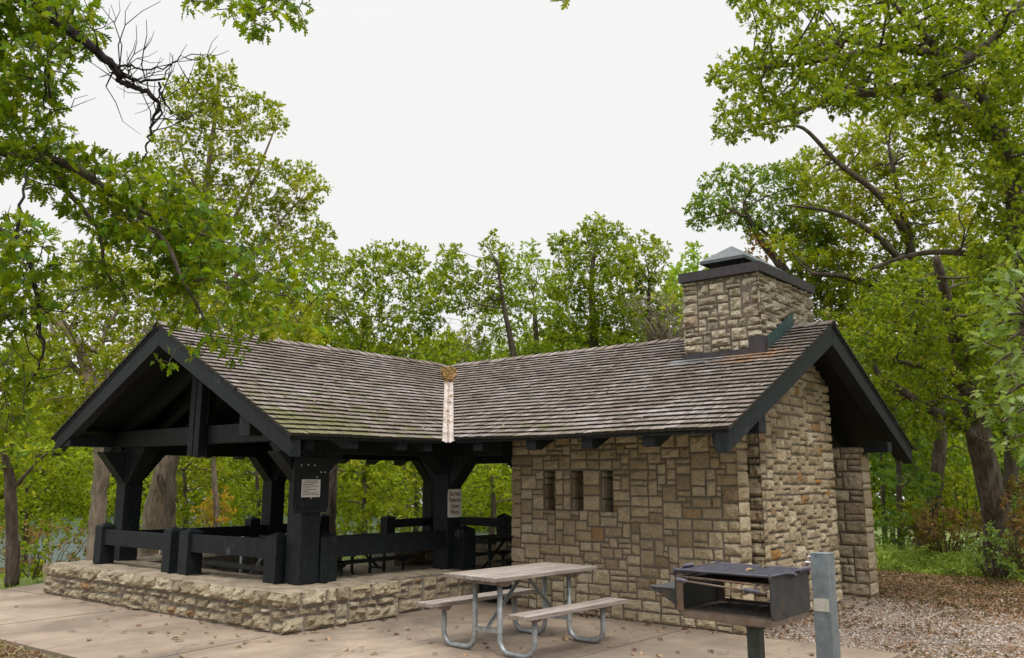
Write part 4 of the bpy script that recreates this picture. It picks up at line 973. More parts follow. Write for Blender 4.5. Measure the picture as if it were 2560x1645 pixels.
mb = MB(); mb.box((gx0+tg, gy0+.004, gz0+.009), (gx0+.055, gy0+.012, gz1-.02)); gp('corner_flange', mb, GRILLRUST); mb = MB(); mb.box((gx0+tg, gy1-.016, gz0+.009), (gx0+.055, gy1-.008, gz1-.02)); gp('corner_flange', mb, GRILLRUST)
mb = MB(); mb.box((gx0+tg, gy1-.012, gz0+.009), (gx1-tg, gy1-.006, gz0+.03)); gp('back_lip', mb, GRILLRUST)
# ash bed
mb = MB(); k = 22; vs = []
for i in range(k+1):
    for j in range(k+1):
        x = gx0+.05+(gx1-gx0-.08)*i/k; y = gy0+.09+(gy1-gy0-.13)*j/k; ed = min(i, j, k-i, k-j)/4
        vs.append((x, y, gz0+.006+.022*min(1, ed)*(.7+.9*noise.noise(Vector((x*30, y*30, 0)))+.5*noise.noise(Vector((x*80, y*80, 0))))))
mb.add(vs, [(i*(k+1)+j, (i+1)*(k+1)+j, (i+1)*(k+1)+j+1, i*(k+1)+j+1) for i in range(k) for j in range(k)]); gp('ash_bed', mb, ASH)
# hopper and pedestal
pc = (5.575, -2.88); mb = MB(); a = [(gx0+.12, gy0+.04), (gx1-.06, gy0+.04), (gx1-.06, gy1-.05), (gx0+.12, gy1-.05)]; b = [(pc[0]-.06, pc[1]-.06), (pc[0]+.06, pc[1]-.06), (pc[0]+.06, pc[1]+.06), (pc[0]-.06, pc[1]+.06)]
mb.add([(*p, gz0-.034) for p in a]+[(*p, gz0-.088) for p in b], [(0,4,5,1),(1,5,6,2),(2,6,7,3),(3,7,4,0),(0,1,2,3)]); gp('hopper', mb, GRILLRUST)
mb = MB(); mb.tube([(*pc, gz0-.105), (*pc, gz0-.075)], .060, 16); gp('collar', mb, GRILLSTEEL)
mb = MB(); mb.box((pc[0]-.042, pc[1]-.042, 0), (pc[0]+.042, pc[1]+.042, gz0-.09)); gp('pedestal', mb, DKGALV, bevel=.006)
# top grate: close-set bars in a frame
mb = MB(); zt = gz1+.004
mb.tube([(gx0+.0, gy0, zt), (gx1, gy0, zt)], .007, 6); mb.tube([(gx0, gy0, zt), (gx0, gy1, zt)], .007, 6); mb.tube([(gx1, gy0, zt), (gx1, gy1, zt)], .007, 6); mb.tube([(gx0, gy1, zt), (gx1, gy1, zt)], .007, 6)
mb.box((gx0+.035, gy0+.012, zt-.010), (gx1-.012, gy1-.02, zt+.003))
for i in range(46):
    x = gx0+.04+i*(gx1-gx0-.06)/45; mb.box((x-.0035, gy0+.01, zt+.003), (x+.0035, gy1-.015, zt+.0045))
gp('top_grate', mb, GRATE)
# lower swinging grate, sagging, with spring handles
mb = MB(); zl = gz1-.075
def ln(p, r=.006): mb.tube(p, r, 6)
ln([(gx0+.02, gy0-.01, gz1-.055), (gx0+.10, gy0-.035, gz1-.058), (gx1-.13, gy0-.035, zl-.008), (gx1-.03, gy0-.03, zl-.014), (gx1-.015, gy0+.0, zl-.01)])
ln([(gx0+.04, gy0+.01, gz1-.035), (gx1-.13, gy0-.02, gz1-.045), (gx1-.09, gy0-.02, gz1-.05), (gx1-.085, gy0-.025, zl-.004)])
ln([(gx0+.03, gy0+.01, gz1-.035), (gx0+.03, gy0+.3, gz1-.03)]); 
for i in range(14): x = gx0+.05+i*.042; ln([(x, gy0+.0, zl+.03-.012*i/14), (x, gy1-.03, zl+.02)], .004)
gp('lower_grate', mb, GRILLRUST)
mb = MB(); mb.box((gx0+.04, gy0+.03, zl+.024), (gx1-.02, gy1-.05, zl+.032)); gp('grate_plate', mb, GRILLRUST)
def spring(p0, p1, r=.014):
    p0 = Vector(p0); p1 = Vector(p1); d = (p1-p0).normalized(); a = d.orthogonal().normalized(); b = d.cross(a); n_ = 150; turns = 11
    mb = MB(); mb.tube([p0+(p1-p0)*(i/n_)+(a*math.cos(i/n_*turns*6.283)+b*math.sin(i/n_*turns*6.283))*r*.8 for i in range(n_+1)], .0042, 5); mb.tube([p0, p1], r*.72, 8); mb.tube([p0-d*.02, p0], .006, 6)
    gp('spring_handle', mb, COIL, smooth=True)
spring((gx0+.03, gy0-.014, gz1-.055), (gx0+.10, gy0-.035, gz1-.058)); spring((gx1-.15, gy0-.037, zl-.006), (gx1-.06, gy0-.037, zl-.010))
spring((gx0+.005, gy0+.12, gz1+.018), (gx0+.005, gy0+.24, gz1+.018), .012); spring((gx1+.015, gy1-.19, gz1+.012), (gx1+.015, gy1-.02, gz1+.012), .014)
mb = MB(); mb.tube([(gx1+.0, gy0, zt), (gx1+.012, gy0+.2, zt+.004), (gx1+.02, gy0+.34, zt-.01)], .007, 6); mb.tube([(gx1-.02, gy0+.33, zt), (gx1+.03, gy0+.33, zt-.02)], .014, 8)
for (x, y) in ((gx0, gy0), (gx1, gy0), (gx0, gy1), (gx1, gy1)): mb.tube([(x, y, gz1-.03), (x, y, gz1+.022)], .010, 8)
gp('hinge_rod', mb, GRATE, smooth=True)
# side shelf
mb = MB(); sx = gx0; mb.add([(sx, gy0-.0+.02, gz0+.14), (sx, gy1-.2, gz0+.14), (sx-.21, gy1-.2, gz0+.14), (sx-.21, gy0+.02, gz0+.14)], [(0,1,2,3)])
mb.prism([(sx, gy0+.02, gz0+.132), (sx, gy1-.2, gz0+.132), (sx-.21, gy1-.2, gz0+.132), (sx-.21, gy0+.02, gz0+.132)], (0,0,.007)); mb.v = mb.v[4:]; mb.f = [tuple(i-4 for i in f) for f in mb.f[1:]]
mb.prism([(sx, gy0+.022, gz0+.131), (sx-.19, gy0+.022, gz0+.131), (sx, gy0+.022, gz0+.03)], (0, .006, 0)); mb.prism([(sx, gy1-.21, gz0+.131), (sx-.19, gy1-.21, gz0+.131), (sx, gy1-.21, gz0+.03)], (0, .006, 0)); gp('side_shelf', mb, GRILLSTEEL)
leaf = leaf_src[0].copy(); COL.objects.link(leaf); leaf.location = (gx0+.42, gy0+.42, gz1+.02); leaf.rotation_euler = (.5, .3, 2); leaf.scale = (.9,.9,1.4); tag(leaf, 'curled russet leaf lying on top of the grill grate', 'fallen leaf')
leaf = leaf_src[1].copy(); COL.objects.link(leaf); leaf.location = (gx0+.40, gy0+.20, gz1+.012); leaf.rotation_euler = (.1, .05, 1); leaf.scale = (.8,.8,.6); tag(leaf, 'flat tan leaf lying on the front half of the grill grate', 'fallen leaf')
leaf = leaf_src[0].copy(); COL.objects.link(leaf); leaf.location = (gx0+.25, gy0+.36, gz0+.05); leaf.rotation_euler = (.6, .2, 4); leaf.scale = (.8,.8,1.5); tag(leaf, 'russet leaf lying in the ashes inside the grill', 'fallen leaf')

# ------------------------------------------------------------------ hydrant post
hp = at(2055/1.068, 1382/1.068, 6.0); hx, hy = hp.x, hp.y; hz_ = hp.z; w = .125
hyd = empty('hydrant_post', (hx, hy, 0), 0); tag(hyd, 'square galvanised steel hydrant post with tap beside the grill', 'hydrant')
GALV2 = mat_plain('hydrant_galvanised', (.13,.155,.17), (.22,.25,.27), 14, .5, .5, .15)
m_, nt_, b_ = M('hydrant_patch'); nt_.links.new(ramp(nt_, noise_tex(nt_, 40), [(.3, (.30,.29,.25)), (.7, (.40,.38,.33))]), b_.inputs['Base Color']); b_.inputs['Roughness'].default_value = .8
mb = MB(); mb.box((-w/2, -w/2, 0), (w/2, w/2, hz_-.006)); mb.build('post', GALV2, hyd, bevel=.006); mb = MB(); mb.box((-w/2-.002, -w/2-.002, hz_-.0055), (w/2+.002, w/2+.002, hz_)); mb.build('cap', GALV2, hyd, bevel=.001)
mb = MB(); mb.box((-w/2+.008, -w/2-.0025, hz_-.385), (w/2-.012, -w/2-.0005, hz_-.30)); mb.build('paint_patch', m_, hyd)
mb = MB(); mb.tube([(-w/2, .0, hz_-.07), (-w/2-.055, 0, hz_-.07), (-w/2-.066, 0, hz_-.078), (-w/2-.068, 0, hz_-.10)], .008, 8); mb.tube([(-w/2-.03, 0, hz_-.07), (-w/2-.03, 0, hz_-.03)], .005, 6); mb.tube([(-w/2-.03, 0, hz_-.034), (-w/2-.03, 0, hz_-.026)], .018, 10)
tap = mb.build('tap', CHROME, hyd, smooth=True)
mb = MB(); mb.tube([(-.02, -w/2-.001, hz_-.02), (-.02, -w/2-.004, hz_-.02)], .005, 8); mb.build('bolt', DKGALV, hyd)

# ------------------------------------------------------------------ far wood
def far_wood():
    CC, AA, NN, SS = [], [], [], []
    for (X0, X1, Y0, Y1, n_, t0, t1) in ((-250, 1250, 950, 1215, 330, 62, 80), (-250, 1250, 820, 950, 40, 60, 80), (1000, 1700, 830, 1250, 150, 44, 58), (1700, 2700, 820, 1290, 300, 36, 50), (2000, 2700, 600, 820, 60, 36, 50)):
        for _ in range(n_):
            t_ = R(t0, t1); c = at(R(X0, X1), R(Y0, Y1), t_)
            if c.z < -1.2: continue
            C, A, Nn, s, T = clump_leaves(c, R(1.3, 2.1)*t_/46, .34*t_/46, 1.0, per=5); CC.append(C); AA.append(A); NN.append(Nn); SS.append(s)
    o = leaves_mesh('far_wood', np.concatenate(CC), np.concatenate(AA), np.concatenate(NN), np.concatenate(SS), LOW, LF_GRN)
    tag(o, 'distant wood of mixed green trees closing the view behind everything', 'wood', kind='stuff')
far_wood()
BG = 'trees behind the shelter'
tree('oak_tree', 'tall pointed yellow-green oak rising highest behind the left wing', [(343,1300,20),(365,1180,20),(388,1060,20),(430,860,21),(470,640,21.5),(480,470,22),(500,300,22),(515,190,22)], [.25,.21,.19,.15,.12,.09,.05,.02],
     [[(485,150),(540,135),(550,190),(520,240),(590,225),(670,258),(640,300),(575,320),(640,390),(725,395),(750,450),(740,520),(775,560),(770,610),(690,600),(640,650),(600,700),(480,700),(400,640),(345,560),(345,440),(355,330),(425,300),(395,235),(400,200),(470,215)]],
     22, 27, .105, LF_YEL, BARKP, 1.3, 2.9, group=BG, spacing=1.12,
     limbs=[([(470,640,21.5),(520,560,21.5),(590,430,21.8),(640,310,22)],.07,.02), ([(440,820,21),(520,690,21.5),(620,560,22),(700,470,22.2)],.09,.02), ([(480,480,22),(440,400,22),(420,330,22)],.05,.015)])
tree('oak_tree', 'yellowing oak with pale trunk left of the gable', [(225,1260,17.5),(233,1150,17.5),(236,1050,17.5),(215,900,17.5),(170,790,18),(100,720,18.5),(60,690,18.5)], [.17,.15,.14,.12,.10,.06,.03],
     [[(80,720),(170,590),(280,590),(420,660),(560,700),(720,740),(760,800),(560,800),(380,760),(330,830),(250,900),(190,960),(120,1030),(60,1000),(50,880)]],
     18.5, 32, .095, LF_YEL, BARKP, 1.6, 2.5, group=BG, limbs=[([(236,1040,17.5),(260,930,18),(240,800,18.4),(300,690,18.6)],.08,.03), ([(180,800,18),(260,830,18),(330,780,18.4)],.06,.02), ([(215,900,17.6),(150,830,17.8),(110,740,18)],.07,.02)])
tree('oak_tree', 'rounded green oak behind the middle of the left wing', [(770,1260,22),(772,1150,22),(800,980,23),(830,850,24),(860,740,25)], [.2,.18,.14,.1,.05],
     [[(640,640),(700,590),(780,580),(800,605),(870,572),(950,572),(1000,625),(1022,680),(1000,735),(1040,790),(1085,850),(900,830),(760,800),(640,760)]], 25, 34, .12, LF_GRN, BARK, 2, 2.8, group=BG)
tree('oak_tree', 'slim two-peaked oak against the sky above the roof valley', [(1230,1260,28),(1220,1000,28),(1205,850,28),(1180,720,28),(1165,620,28)], [.2,.15,.12,.07,.03],
     [[(1022,640),(1055,568),(1085,590),(1082,640),(1120,650),(1145,548),(1195,575),(1175,640),(1185,690),(1130,725),(1050,720),(1015,690)]], 28, 20, .125, LF_GRN, BARK, 1.2, 3.0, group=BG, spacing=1.0)
tree('oak_tree', 'fresh green oak just right of the roof valley', [(1290,1260,30),(1280,1000,30),(1260,850,30),(1250,700,30)], [.22,.16,.12,.05],
     [[(1095,830),(1110,740),(1180,700),(1205,620),(1245,592),(1300,635),(1325,700),(1300,860),(1100,860)]], 30, 32, .135, mat_leaf('fresh_leaves', [(.05,.09,.01),(.2,.29,.03),(.30,.38,.04),(.11,.17,.02)], (.34,.34,.04), .6), BARK, 2, 2.2, group=BG)
tree('oak_tree', 'highest green oak in the middle of the tree line', [(1400,1250,27),(1400,1000,27),(1390,800,27),(1385,650,27),(1400,560,27)], [.22,.16,.12,.08,.03],
     [[(1312,610),(1302,565),(1330,545),(1352,560),(1400,515),(1440,530),(1475,560),(1480,610),(1445,670),(1490,720),(1470,810),(1290,850),(1290,700)]], 27, 26, .125, LF_GRN, BARK, 1.6, 2.9, group=BG)
tree('oak_tree', 'green oak left of the chimney with a notched top', [(1540,1250,29),(1530,1000,29),(1520,800,29),(1520,660,29)], [.2,.16,.1,.04],
     [[(1462,640),(1475,590),(1500,562),(1535,565),(1568,610),(1560,680),(1600,720),(1600,820),(1450,830),(1460,700)]], 29, 25, .13, LF_GRN, BARK, 1.6, 2.9, group=BG)
tree('oak_tree', 'pale green tree behind the chimney hood', [(1640,1250,34),(1640,900,34),(1640,700,34)], [.2,.12,.05],
     [[(1555,660),(1600,600),(1640,592),(1690,640),(1640,760),(1560,760)]], 34, 28, .22, mat_leaf('light_leaves', [(.14,.24,.03),(.2,.32,.04),(.26,.36,.05)], (.25,.32,.04), .6), BARK, 2, 2.3, group=BG)
# ground-hugging filler behind the ridges
tree('oak_tree', 'low bushy green tree behind the left ridge', [(950,1260,32),(950,1000,32),(950,850,32)], [.2,.14,.06], [[(560,760),(760,770),(900,800),(1085,840),(1085,930),(560,900)]], 32, 40, .22, LF_GRN, BARK, 2, 2.3, group=BG)
tree('oak_tree', 'low bushy green tree behind the right ridge', [(1400,1260,33),(1400,1000,33),(1400,850,33)], [.2,.14,.06], [[(1090,840),(1300,790),(1600,770),(1600,900),(1090,930)]], 33, 40, .22, LF_GRN, BARK, 2, 2.3, group=BG)
# dead brushwood
def brush(name, label, X, Y, t_, w, h, n_, m, r0=.02, cat='bush'):
    root = empty(name, at(X, Y, t_)); tag(root, label, cat); mb = MB()
    for _ in range(n_):
        a = at(X+R(-w*.15,w*.15), Y, t_+R(-.5,.5)); e_ = at(X+R(-w,w), Y-h*R(.25,1), t_+R(-1,1)); L = (e_-a).length
        mid = a.lerp(e_, .5)+Vector((R(-.2,.2), R(-.2,.2), R(0,.3)))*L
        pts = smooth_path([a, mid, e_], 3); mb.tube(pts, lerp_list([r0, r0*.3], len(pts)), 4, False)
        for _ in range(4):
            p = pts[random.randrange(2, len(pts))]; q = p+Vector((R(-1,1), R(-1,1), R(-.6,.8)))*L*.3; mb.tube([p, p.lerp(q, .5)+Vector((0,0,.03)), q], [r0*.35, r0*.25, r0*.15], 3, False)
    local(mb.build('twigs', m, root), root)
brush('dead_bush', 'tangle of bare grey branches behind the ridge left of the chimney', 1560, 830, 26, 110, 150, 60, BARKG, .022)
brush('dead_tree', 'bare thin dead branches in the sky gap over the roof valley', 1080, 860, 27, 70, 130, 22, BARKG, .016, 'tree')
root = tree('young_tree', 'small tree with bright yellow leaves left of the chimney', [(1590,900,25),(1570,800,25),(1560,720,25)], [.05,.04,.02], [[(1480,650),(1600,680),(1600,760),(1540,740)]], 25, 22, .12, mat_leaf('bright_yellow', [(.5,.42,.03),(.4,.38,.04),(.25,.3,.03)], (.5,.4,.03), .5), BARKG, .6, .35, spacing=1.2)

# right side
tree('oak_tree', 'dark green oak whose branch reaches left above the chimney', [(2010,1260,21),(1980,1000,21),(1900,780,20.5),(1840,640,20),(1780,560,20),(1740,480,20)], [.3,.25,.18,.12,.08,.03],
     [[(1625,455),(1700,392),(1800,378),(1870,410),(1920,480),(1960,560),(1880,600),(1780,560),(1700,520),(1660,545),(1620,520)], [(1860,600),(1960,600),(2000,720),(1960,800),(1900,760)]],
     20, 26, .10, LF_DRK, BARK, 1.2, 2.8, group='trees on the right', spacing=1.05, limbs=[([(1900,780,20.5),(1880,700,20.4),(1860,610,20.4),(1760,520,20.2),(1690,480,20)],.08,.02)], mats2=(LF_RED, 1.5, (1775,575,19.8), .42))
tree('oak_tree', 'yellow-green oak with bare dark limbs behind the chimney side', [(2160,1270,18.5),(2190,1150,18.5),(2200,1000,18.5),(2170,800,18.5),(2140,620,18.5),(2110,480,18.5),(2080,340,18.5)], [.15,.14,.13,.11,.09,.07,.03],
     [[(1790,560),(1850,520),(1870,440),(1850,400),(1900,350),(1960,330),(2000,300),(2080,270),(2180,300),(2260,420),(2300,560),(2280,760),(2200,900),(2080,900),(1990,800),(1930,730),(1900,640)]],
     19, 30, .095, LF_YEL, BARK, 1.5, 2.8, group='trees on the right', limbs=[([(2170,800,18.5),(2080,690,18.3),(1990,650,18.2),(1900,640,18)],.12,.04), ([(2150,660,18.5),(2060,560,18),(1960,500,18),(1840,480,17.8)],.1,.02), ([(2130,560,18.5),(2060,460,18),(1960,380,17.8),(1880,300,17.6),(1820,300,17.5)],.09,.02)])
tree('oak_tree', 'big leaning oak trunk with ivy at the right edge of the gravel', [(2345,1310,15.5),(2330,1210,15.5),(2305,1080,15.5),(2278,960,15.5),(2255,850,15.5),(2225,740,15.3),(2190,600,15)], [.30,.235,.22,.20,.17,.12,.06],
     [[(2000,740),(2100,640),(2240,600),(2397,640),(2440,860),(2420,1060),(2350,1060),(2280,980),(2180,1020),(2060,970),(1990,860)], [(2210,760),(2300,740),(2310,960),(2240,960)]],
     15.5, 33, .085, LF_GRN, BARK, 1.6, 2.4, group='trees on the right', spacing=1.0, limbs=[([(2290,1040,15.5),(2240,985,15.2),(2180,960,15),(2120,920,14.8),(2060,880,14.8),(2045,850,14.8)],.11,.04), ([(2270,930,15.5),(2210,870,15.2),(2120,850,15),(2080,845,15)],.09,.03), ([(2335,1230,15.6),(2365,1100,15.8),(2350,960,15.8),(2320,850,15.7)],.12,.07)])
tree('oak_tree', 'tall spreading oak filling the upper right corner', [(2520,1330,12),(2470,1000,12),(2420,780,12),(2385,560,12),(2365,400,12),(2320,260,12),(2230,160,12),(2160,80,12),(2080,0,12)], [.24,.2,.16,.13,.10,.08,.06,.045,.025],
     [[(1735,-30),(1935,-30),(1940,20),(1880,35),(1850,30),(1790,60),(1750,40)], [(2300,400),(2430,400),(2430,760),(2340,740),(2290,600)], [(1745,120),(1830,110),(1900,70),(1960,60),(2010,-30),(2430,-30),(2430,440),(2330,420),(2220,360),(2130,270),(2040,250),(1960,250),(1880,225),(1860,270),(1800,300),(1745,300),(1700,315),(1690,260),(1745,225),(1675,175),(1680,150)]],
     12, 34, .078, LF_GRN, BARK, 1.6, 2.8, group='trees on the right', spacing=.85, limbs=[([(2340,330,12),(2260,260,12),(2160,210,11.9),(2050,215,11.8),(1950,225,11.6),(1880,260,11.6),(1800,290,11.5)],.12,.02), ([(2395,640,12),(2300,600,12),(2200,590,12),(2120,600,12),(2040,630,12)],.06,.02),
       ([(2230,160,12),(2330,90,12),(2397,0,12)],.08,.05), ([(2200,130,12),(2080,110,11.9),(1980,130,11.8),(1860,150,11.6),(1760,160,11.5)],.07,.02)])
tree('maple_tree', 'near branch of pale green leaves at the right edge', [(2600,1300,8),(2560,1000,8),(2480,850,8),(2420,760,8)], [.14,.12,.08,.04], [[(2330,680),(2360,600),(2450,560),(2450,1060),(2370,1040),(2330,960),(2290,830)]], 8, 34, .105, LF_PALE, BARK, .8, 1.5, tmpl=OAK, group='trees on the right')
for (X, Yb, Yt, t_, r_, lab, ml, poly) in (
   (2108,1250,900,19,.07,'slim leaning sapling behind the stone pier', LF_DRK, [(2040,1000),(2160,980),(2200,1100),(2160,1200),(2060,1180)]),
   (2070,1240,950,22,.06,'dark thin sapling right beside the stone pier', LF_DRK, [(2030,900),(2110,880),(2140,1000),(2050,1050)]),
   (2200,1250,980,21,.08,'leafy green sapling in the shade left of the big leaning oak', LF_GRN, [(2120,1000),(2270,980),(2290,1150),(2230,1230),(2140,1200)]),
   (2385,1280,980,18,.08,'young tree right of the big leaning oak', LF_DRK, [(2340,1000),(2440,980),(2440,1220),(2350,1200)]),
   (2150,1260,800,24,.1,'shaded tree between the gable end and the big oak', LF_DRK, [(1990,800),(2300,760),(2330,1000),(2280,1150),(2100,1160),(2050,1000)])):
    tree('young_tree', lab, [(X,Yb,t_),(X-6,(Yb+Yt)/2,t_),(X-18,Yt,t_)], [r_, r_*.8, r_*.4], [poly], t_, 34, .15, ml, BARK, 1.5, 1.8, group='saplings on the right')
LF_LIME = mat_leaf('lime_green_leaves', [(0.058, 0.101, 0.007), (0.149, 0.215, 0.012), (0.263, 0.315, 0.018), (0.099, 0.158, 0.011), (0.347, 0.358, 0.024), (0.198, 0.257, 0.015)], (0.529,.46,.04), .56, .45)
# understorey seen through and beside the shelter
UG = 'small trees behind the shelter'
und = [(60,1240,24,'young green tree at the far left behind the lawn',LF_LIME,[(-40,1030),(150,1000),(200,1120),(150,1240),(-40,1250)]),
       (300,1240,25,'bright green small tree between the two pale trunks',LF_LIME,[(180,1050),(330,1040),(350,1200),(300,1260),(180,1240)]),
       (430,1250,26,'yellow-green small tree seen through the gable opening',LF_YEL,[(370,1050),(520,1040),(520,1180),(470,1250),(380,1240)]),
       (600,1250,28,'green small tree behind the second gable opening',LF_LIME,[(520,1030),(680,1030),(700,1240),(520,1240)]),
       (850,1240,22,'dense bright green small tree behind the long rail',LF_LIME,[(740,1040),(920,1030),(960,1200),(900,1260),(760,1250)]),
       (970,1250,25,'yellow-tinged small tree left of the sign post',LF_YEL,[(900,1080),(1040,1060),(1050,1200),(960,1260)]),
       (1150,1240,22,'light green small tree seen right of the sign post',LF_LIME,[(1060,1050),(1230,1040),(1240,1230),(1070,1230)])]
for X, Yb, t_, lab, ml, poly in und:
    tree('small_tree', lab, [(X,Yb+25,t_),(X+5,Yb-60,t_),(X,Yb-150,t_)], [.09,.07,.04], [poly], t_, 36, .115, ml, BARK, 1.6, 2.0, group=UG)
tree('small_tree', 'dark young oak with a straight trunk at the left edge', [(28,1370,14),(30,1280,14),(25,1150,14),(10,1040,14)], [.11,.1,.09,.05], [[(-40,900),(50,890),(85,960),(95,1080),(50,1130),(-40,1120)]], 14, 34, .12, LF_GRN, BARK, 1.2, 1.7, limbs=[([(25,1150,14),(70,1100,14),(110,1060,14)],.04,.015)])
tree('oak_tree', 'gnarled brown trunk with a broken fork right of the leaning pale trunk', [(395,1290,19),(397,1220,19),(400,1150,19),(405,1090,19.2),(430,1020,19.4)], [.16,.13,.12,.1,.05], [[(380,1000),(470,980),(480,1060),(420,1080)]], 19.3, 30, .13, LF_GRN, BARK, 1, 1.4, limbs=[([(398,1180,19),(380,1140,19),(372,1110,19)],.09,.07)])
tree('young_tree', 'thin pale trunk seen through the second gable opening', [(505,1260,21),(505,1180,21),(500,1080,21),(500,960,21)], [.08,.07,.06,.04], [[(460,960),(540,960),(540,1040),(470,1040)]], 21, 30, .13, LF_YEL, BARKP, .8, 1.2)
tree('young_tree', 'brown trunk standing right of the notice board', [(768,1262,18.5),(772,1180,18.5),(776,1080,18.5),(780,980,18.5)], [.16,.14,.14,.09], [[(750,1040),(900,1040),(880,1110),(770,1120)]], 19.2, 28, .13, LF_GRN, BARK, .8, 1.4)
# bushes
def bush(label, poly, t_, ml, rpx=26, size=.09, cover=1.5, depth=.8, name='bush', group=None):
    pts = fill_poly(poly, rpx*.9); xs = [p[0] for p in poly]; ys = [p[1] for p in poly]
    b0 = at(sum(xs)/len(xs), max(ys), t_); root = empty(name, b0); tag(root, label, 'bush', group); mb = MB(); CC, AA, NN, SS = [], [], [], []
    for x, y in pts:
        tt = t_+R(-depth, depth); c = at(x, y, tt); Rr = rpx*1.068/2149*tt*R(.8,1.2)
        C, A, Nn, s, T = clump_leaves(c, Rr, size, cover); CC.append(C); AA.append(A); NN.append(Nn); SS.append(s)
        a = Vector((b0.x*.6+c.x*.4, b0.y*.6+c.y*.4, b0.z)); mb.tube([a, a.lerp(c, .5)+Vector((R(-.1,.1), R(-.1,.1), .05)), c], [.014, .01, .005], 4, False)
        for k in range(0, len(T), 5): mb.tube([c, Vector(T[k])], [.005, .002], 3, False)
    local(mb.build('stems', BARK, root), root); local(leaves_mesh('foliage', np.concatenate(CC), np.concatenate(AA), np.concatenate(NN), np.concatenate(SS), LOW, ml, root), root)
bush('orange-leaved bush seen through the gable opening', [(470,1180),(520,1150),(535,1200),(520,1235),(480,1230)], 21, LF_ORG, 18, .09)
bush('brown and green thicket at the left behind the lawn', [(-20,1240),(120,1230),(215,1240),(210,1320),(100,1340),(-20,1350)], 20, LF_BRN, 30, .1, .7)
bush('low green plants beside the left trunk', [(50,1280),(110,1270),(110,1340),(50,1350)], 15, LF_GRN, 22, .09)
bush('rust-brown dry bush behind the green plants on the right', [(2130,1215),(2200,1190),(2310,1200),(2310,1290),(2200,1280),(2140,1260)], 17, LF_BRN, 24, .08, 1.6)
bush('brown dry bush right of the big leaning oak', [(2350,1140),(2430,1120),(2430,1330),(2370,1310)], 15, LF_BRN, 26, .08, 1.6)
bush('yellow-green cedar-like bush behind the stone pier', [(2110,1190),(2150,1150),(2185,1190),(2160,1240),(2110,1240)], 18, LF_YEL, 18, .08)
bush('dark green bush with pale flecks next to the stone pier', [(2050,1210),(2120,1200),(2130,1260),(2060,1270)], 17.5, LF_DRK, 20, .09)
bush('bushy green vines around the foot of the big leaning oak', [(2250,1270),(2320,1240),(2400,1290),(2397,1345),(2290,1330)], 14.8, LF_PALE, 22, .08)
bush('yellow-olive bush left of the big leaning oak trunk', [(2200,1130),(2270,1100),(2300,1180),(2290,1230),(2220,1220)], 18, LF_YEL, 24, .09)
# ground plants edge along the gravel (countless small stems)
def groundcover(name, label, poly, n_, ml, hmax, size, z0=-.02):
    P = scatter_region(poly, n_, z0); k = 6; i = np.repeat(np.arange(len(P)), k); C = P[i].copy()
    hh = np.array([max(.05, (.5+.7*noise.noise(Vector((p[0]*.9, p[1]*.9, 1))))) for p in P])*hmax
    C[:,2] += rng.random(len(C))*hh[i]; C[:,:2] += rng.normal(size=(len(C),2))*.05
    A = unit(len(C)); A[:,2] = np.abs(A[:,2])*.8; Nn = unit(len(C)); Nn[:,2] += .9
    return tag(leaves_mesh(name, C, A, Nn, size*(.6+.7*rng.random(len(C))), OVAL, ml), label, 'ground plants', kind='stuff')
groundcover('ground_plants', 'band of low light green plants along the far edge of the gravel', [(1.2, 9.75), (2.4, 9.45), (4.9, 9.2), (5.6, 7.3), (8, 6.3), (11, 6.3), (11, 12), (1.2, 12.5)], 9000, LF_GC, .55, .08)
def grass(name, label, poly, n_, h, z0):
    P = scatter_region(poly, n_, z0); tm = np.array([(-.05,0),(.05,0),(.02,.6),(0,1.)]); A = unit(len(P))*.45; A[:,2] = 1
    for q in P: q[2] = z0 - .09*(max(0, -q[0]-9)+max(0, q[1]-14)*.15)
    return tag(leaves_mesh(name, P, A, unit(len(P)), h*(.6+.8*rng.random(len(P))), tm, GRS), label, 'grass', kind='stuff')
GRS = mat_leaf('grass_blades', [(.12,.19,.02),(.22,.30,.03),(.30,.36,.05),(.32,.28,.08)], (.3,.34,.05), .55)
grass('grass', 'bright mown grass left of and behind the shelter', [(-20, -4), (-7.1, -2.7), (-7.6, -1.6), (-8.4, .6), (-6.3, .6), (-6.3, 1.9), (-12, 1.9), (-12, 4.3), (-5.6, 4.0), (-6, 9), (-20, 10)], 26000, .09, -.05)
grass('grass', 'thin grass edging the gravel below the green plants', [(1, 9.4), (5, 9.0), (5.6, 7.1), (9, 5.7), (9, 6.5), (5.6, 7.8), (5, 9.6), (1, 9.9)], 5000, .07, -.03)
grass('grass', 'short dry grass below the patio edge in the near corner', [(-5, -4.62), (-5, -6), (1, -6), (1, -4.28)], 2500, .05, -.03)

# ------------------------------------------------------------------ near oak reaching in from the left
no = [ # crown outlines (X, Y), distance, clump px, cover
  ([(-60,215),(60,215),(110,250),(130,330),(200,370),(330,395),(470,460),(545,530),(560,580),(480,640),(440,700),(400,620),(320,580),(230,560),(150,470),(70,400),(-60,380)], 6.6, 36, 2.8),
  ([(430,560),(560,560),(640,630),(720,640),(750,690),(700,760),(600,790),(560,830),(500,790),(440,720)], 6.4, 32, 1.5),
  ([(-60,-20),(170,-20),(215,60),(195,120),(130,150),(100,215),(-60,230)], 6.2, 36, 2.8),
  ([(-60,520),(60,530),(105,570),(110,650),(80,740),(-60,760)], 5.6, 34, 2.6),
  ([(-60,790),(50,810),(85,880),(75,970),(30,1020),(-60,1020)], 5.8, 30, 1.7),
  ([(150,600),(300,620),(420,700),(420,760),(300,720),(180,680)], 6.8, 32, 1.5),
  ([(445,-60),(740,-60),(735,15),(690,25),(640,50),(570,62),(520,40),(450,8)], 5.6, 24, 1.5),
]
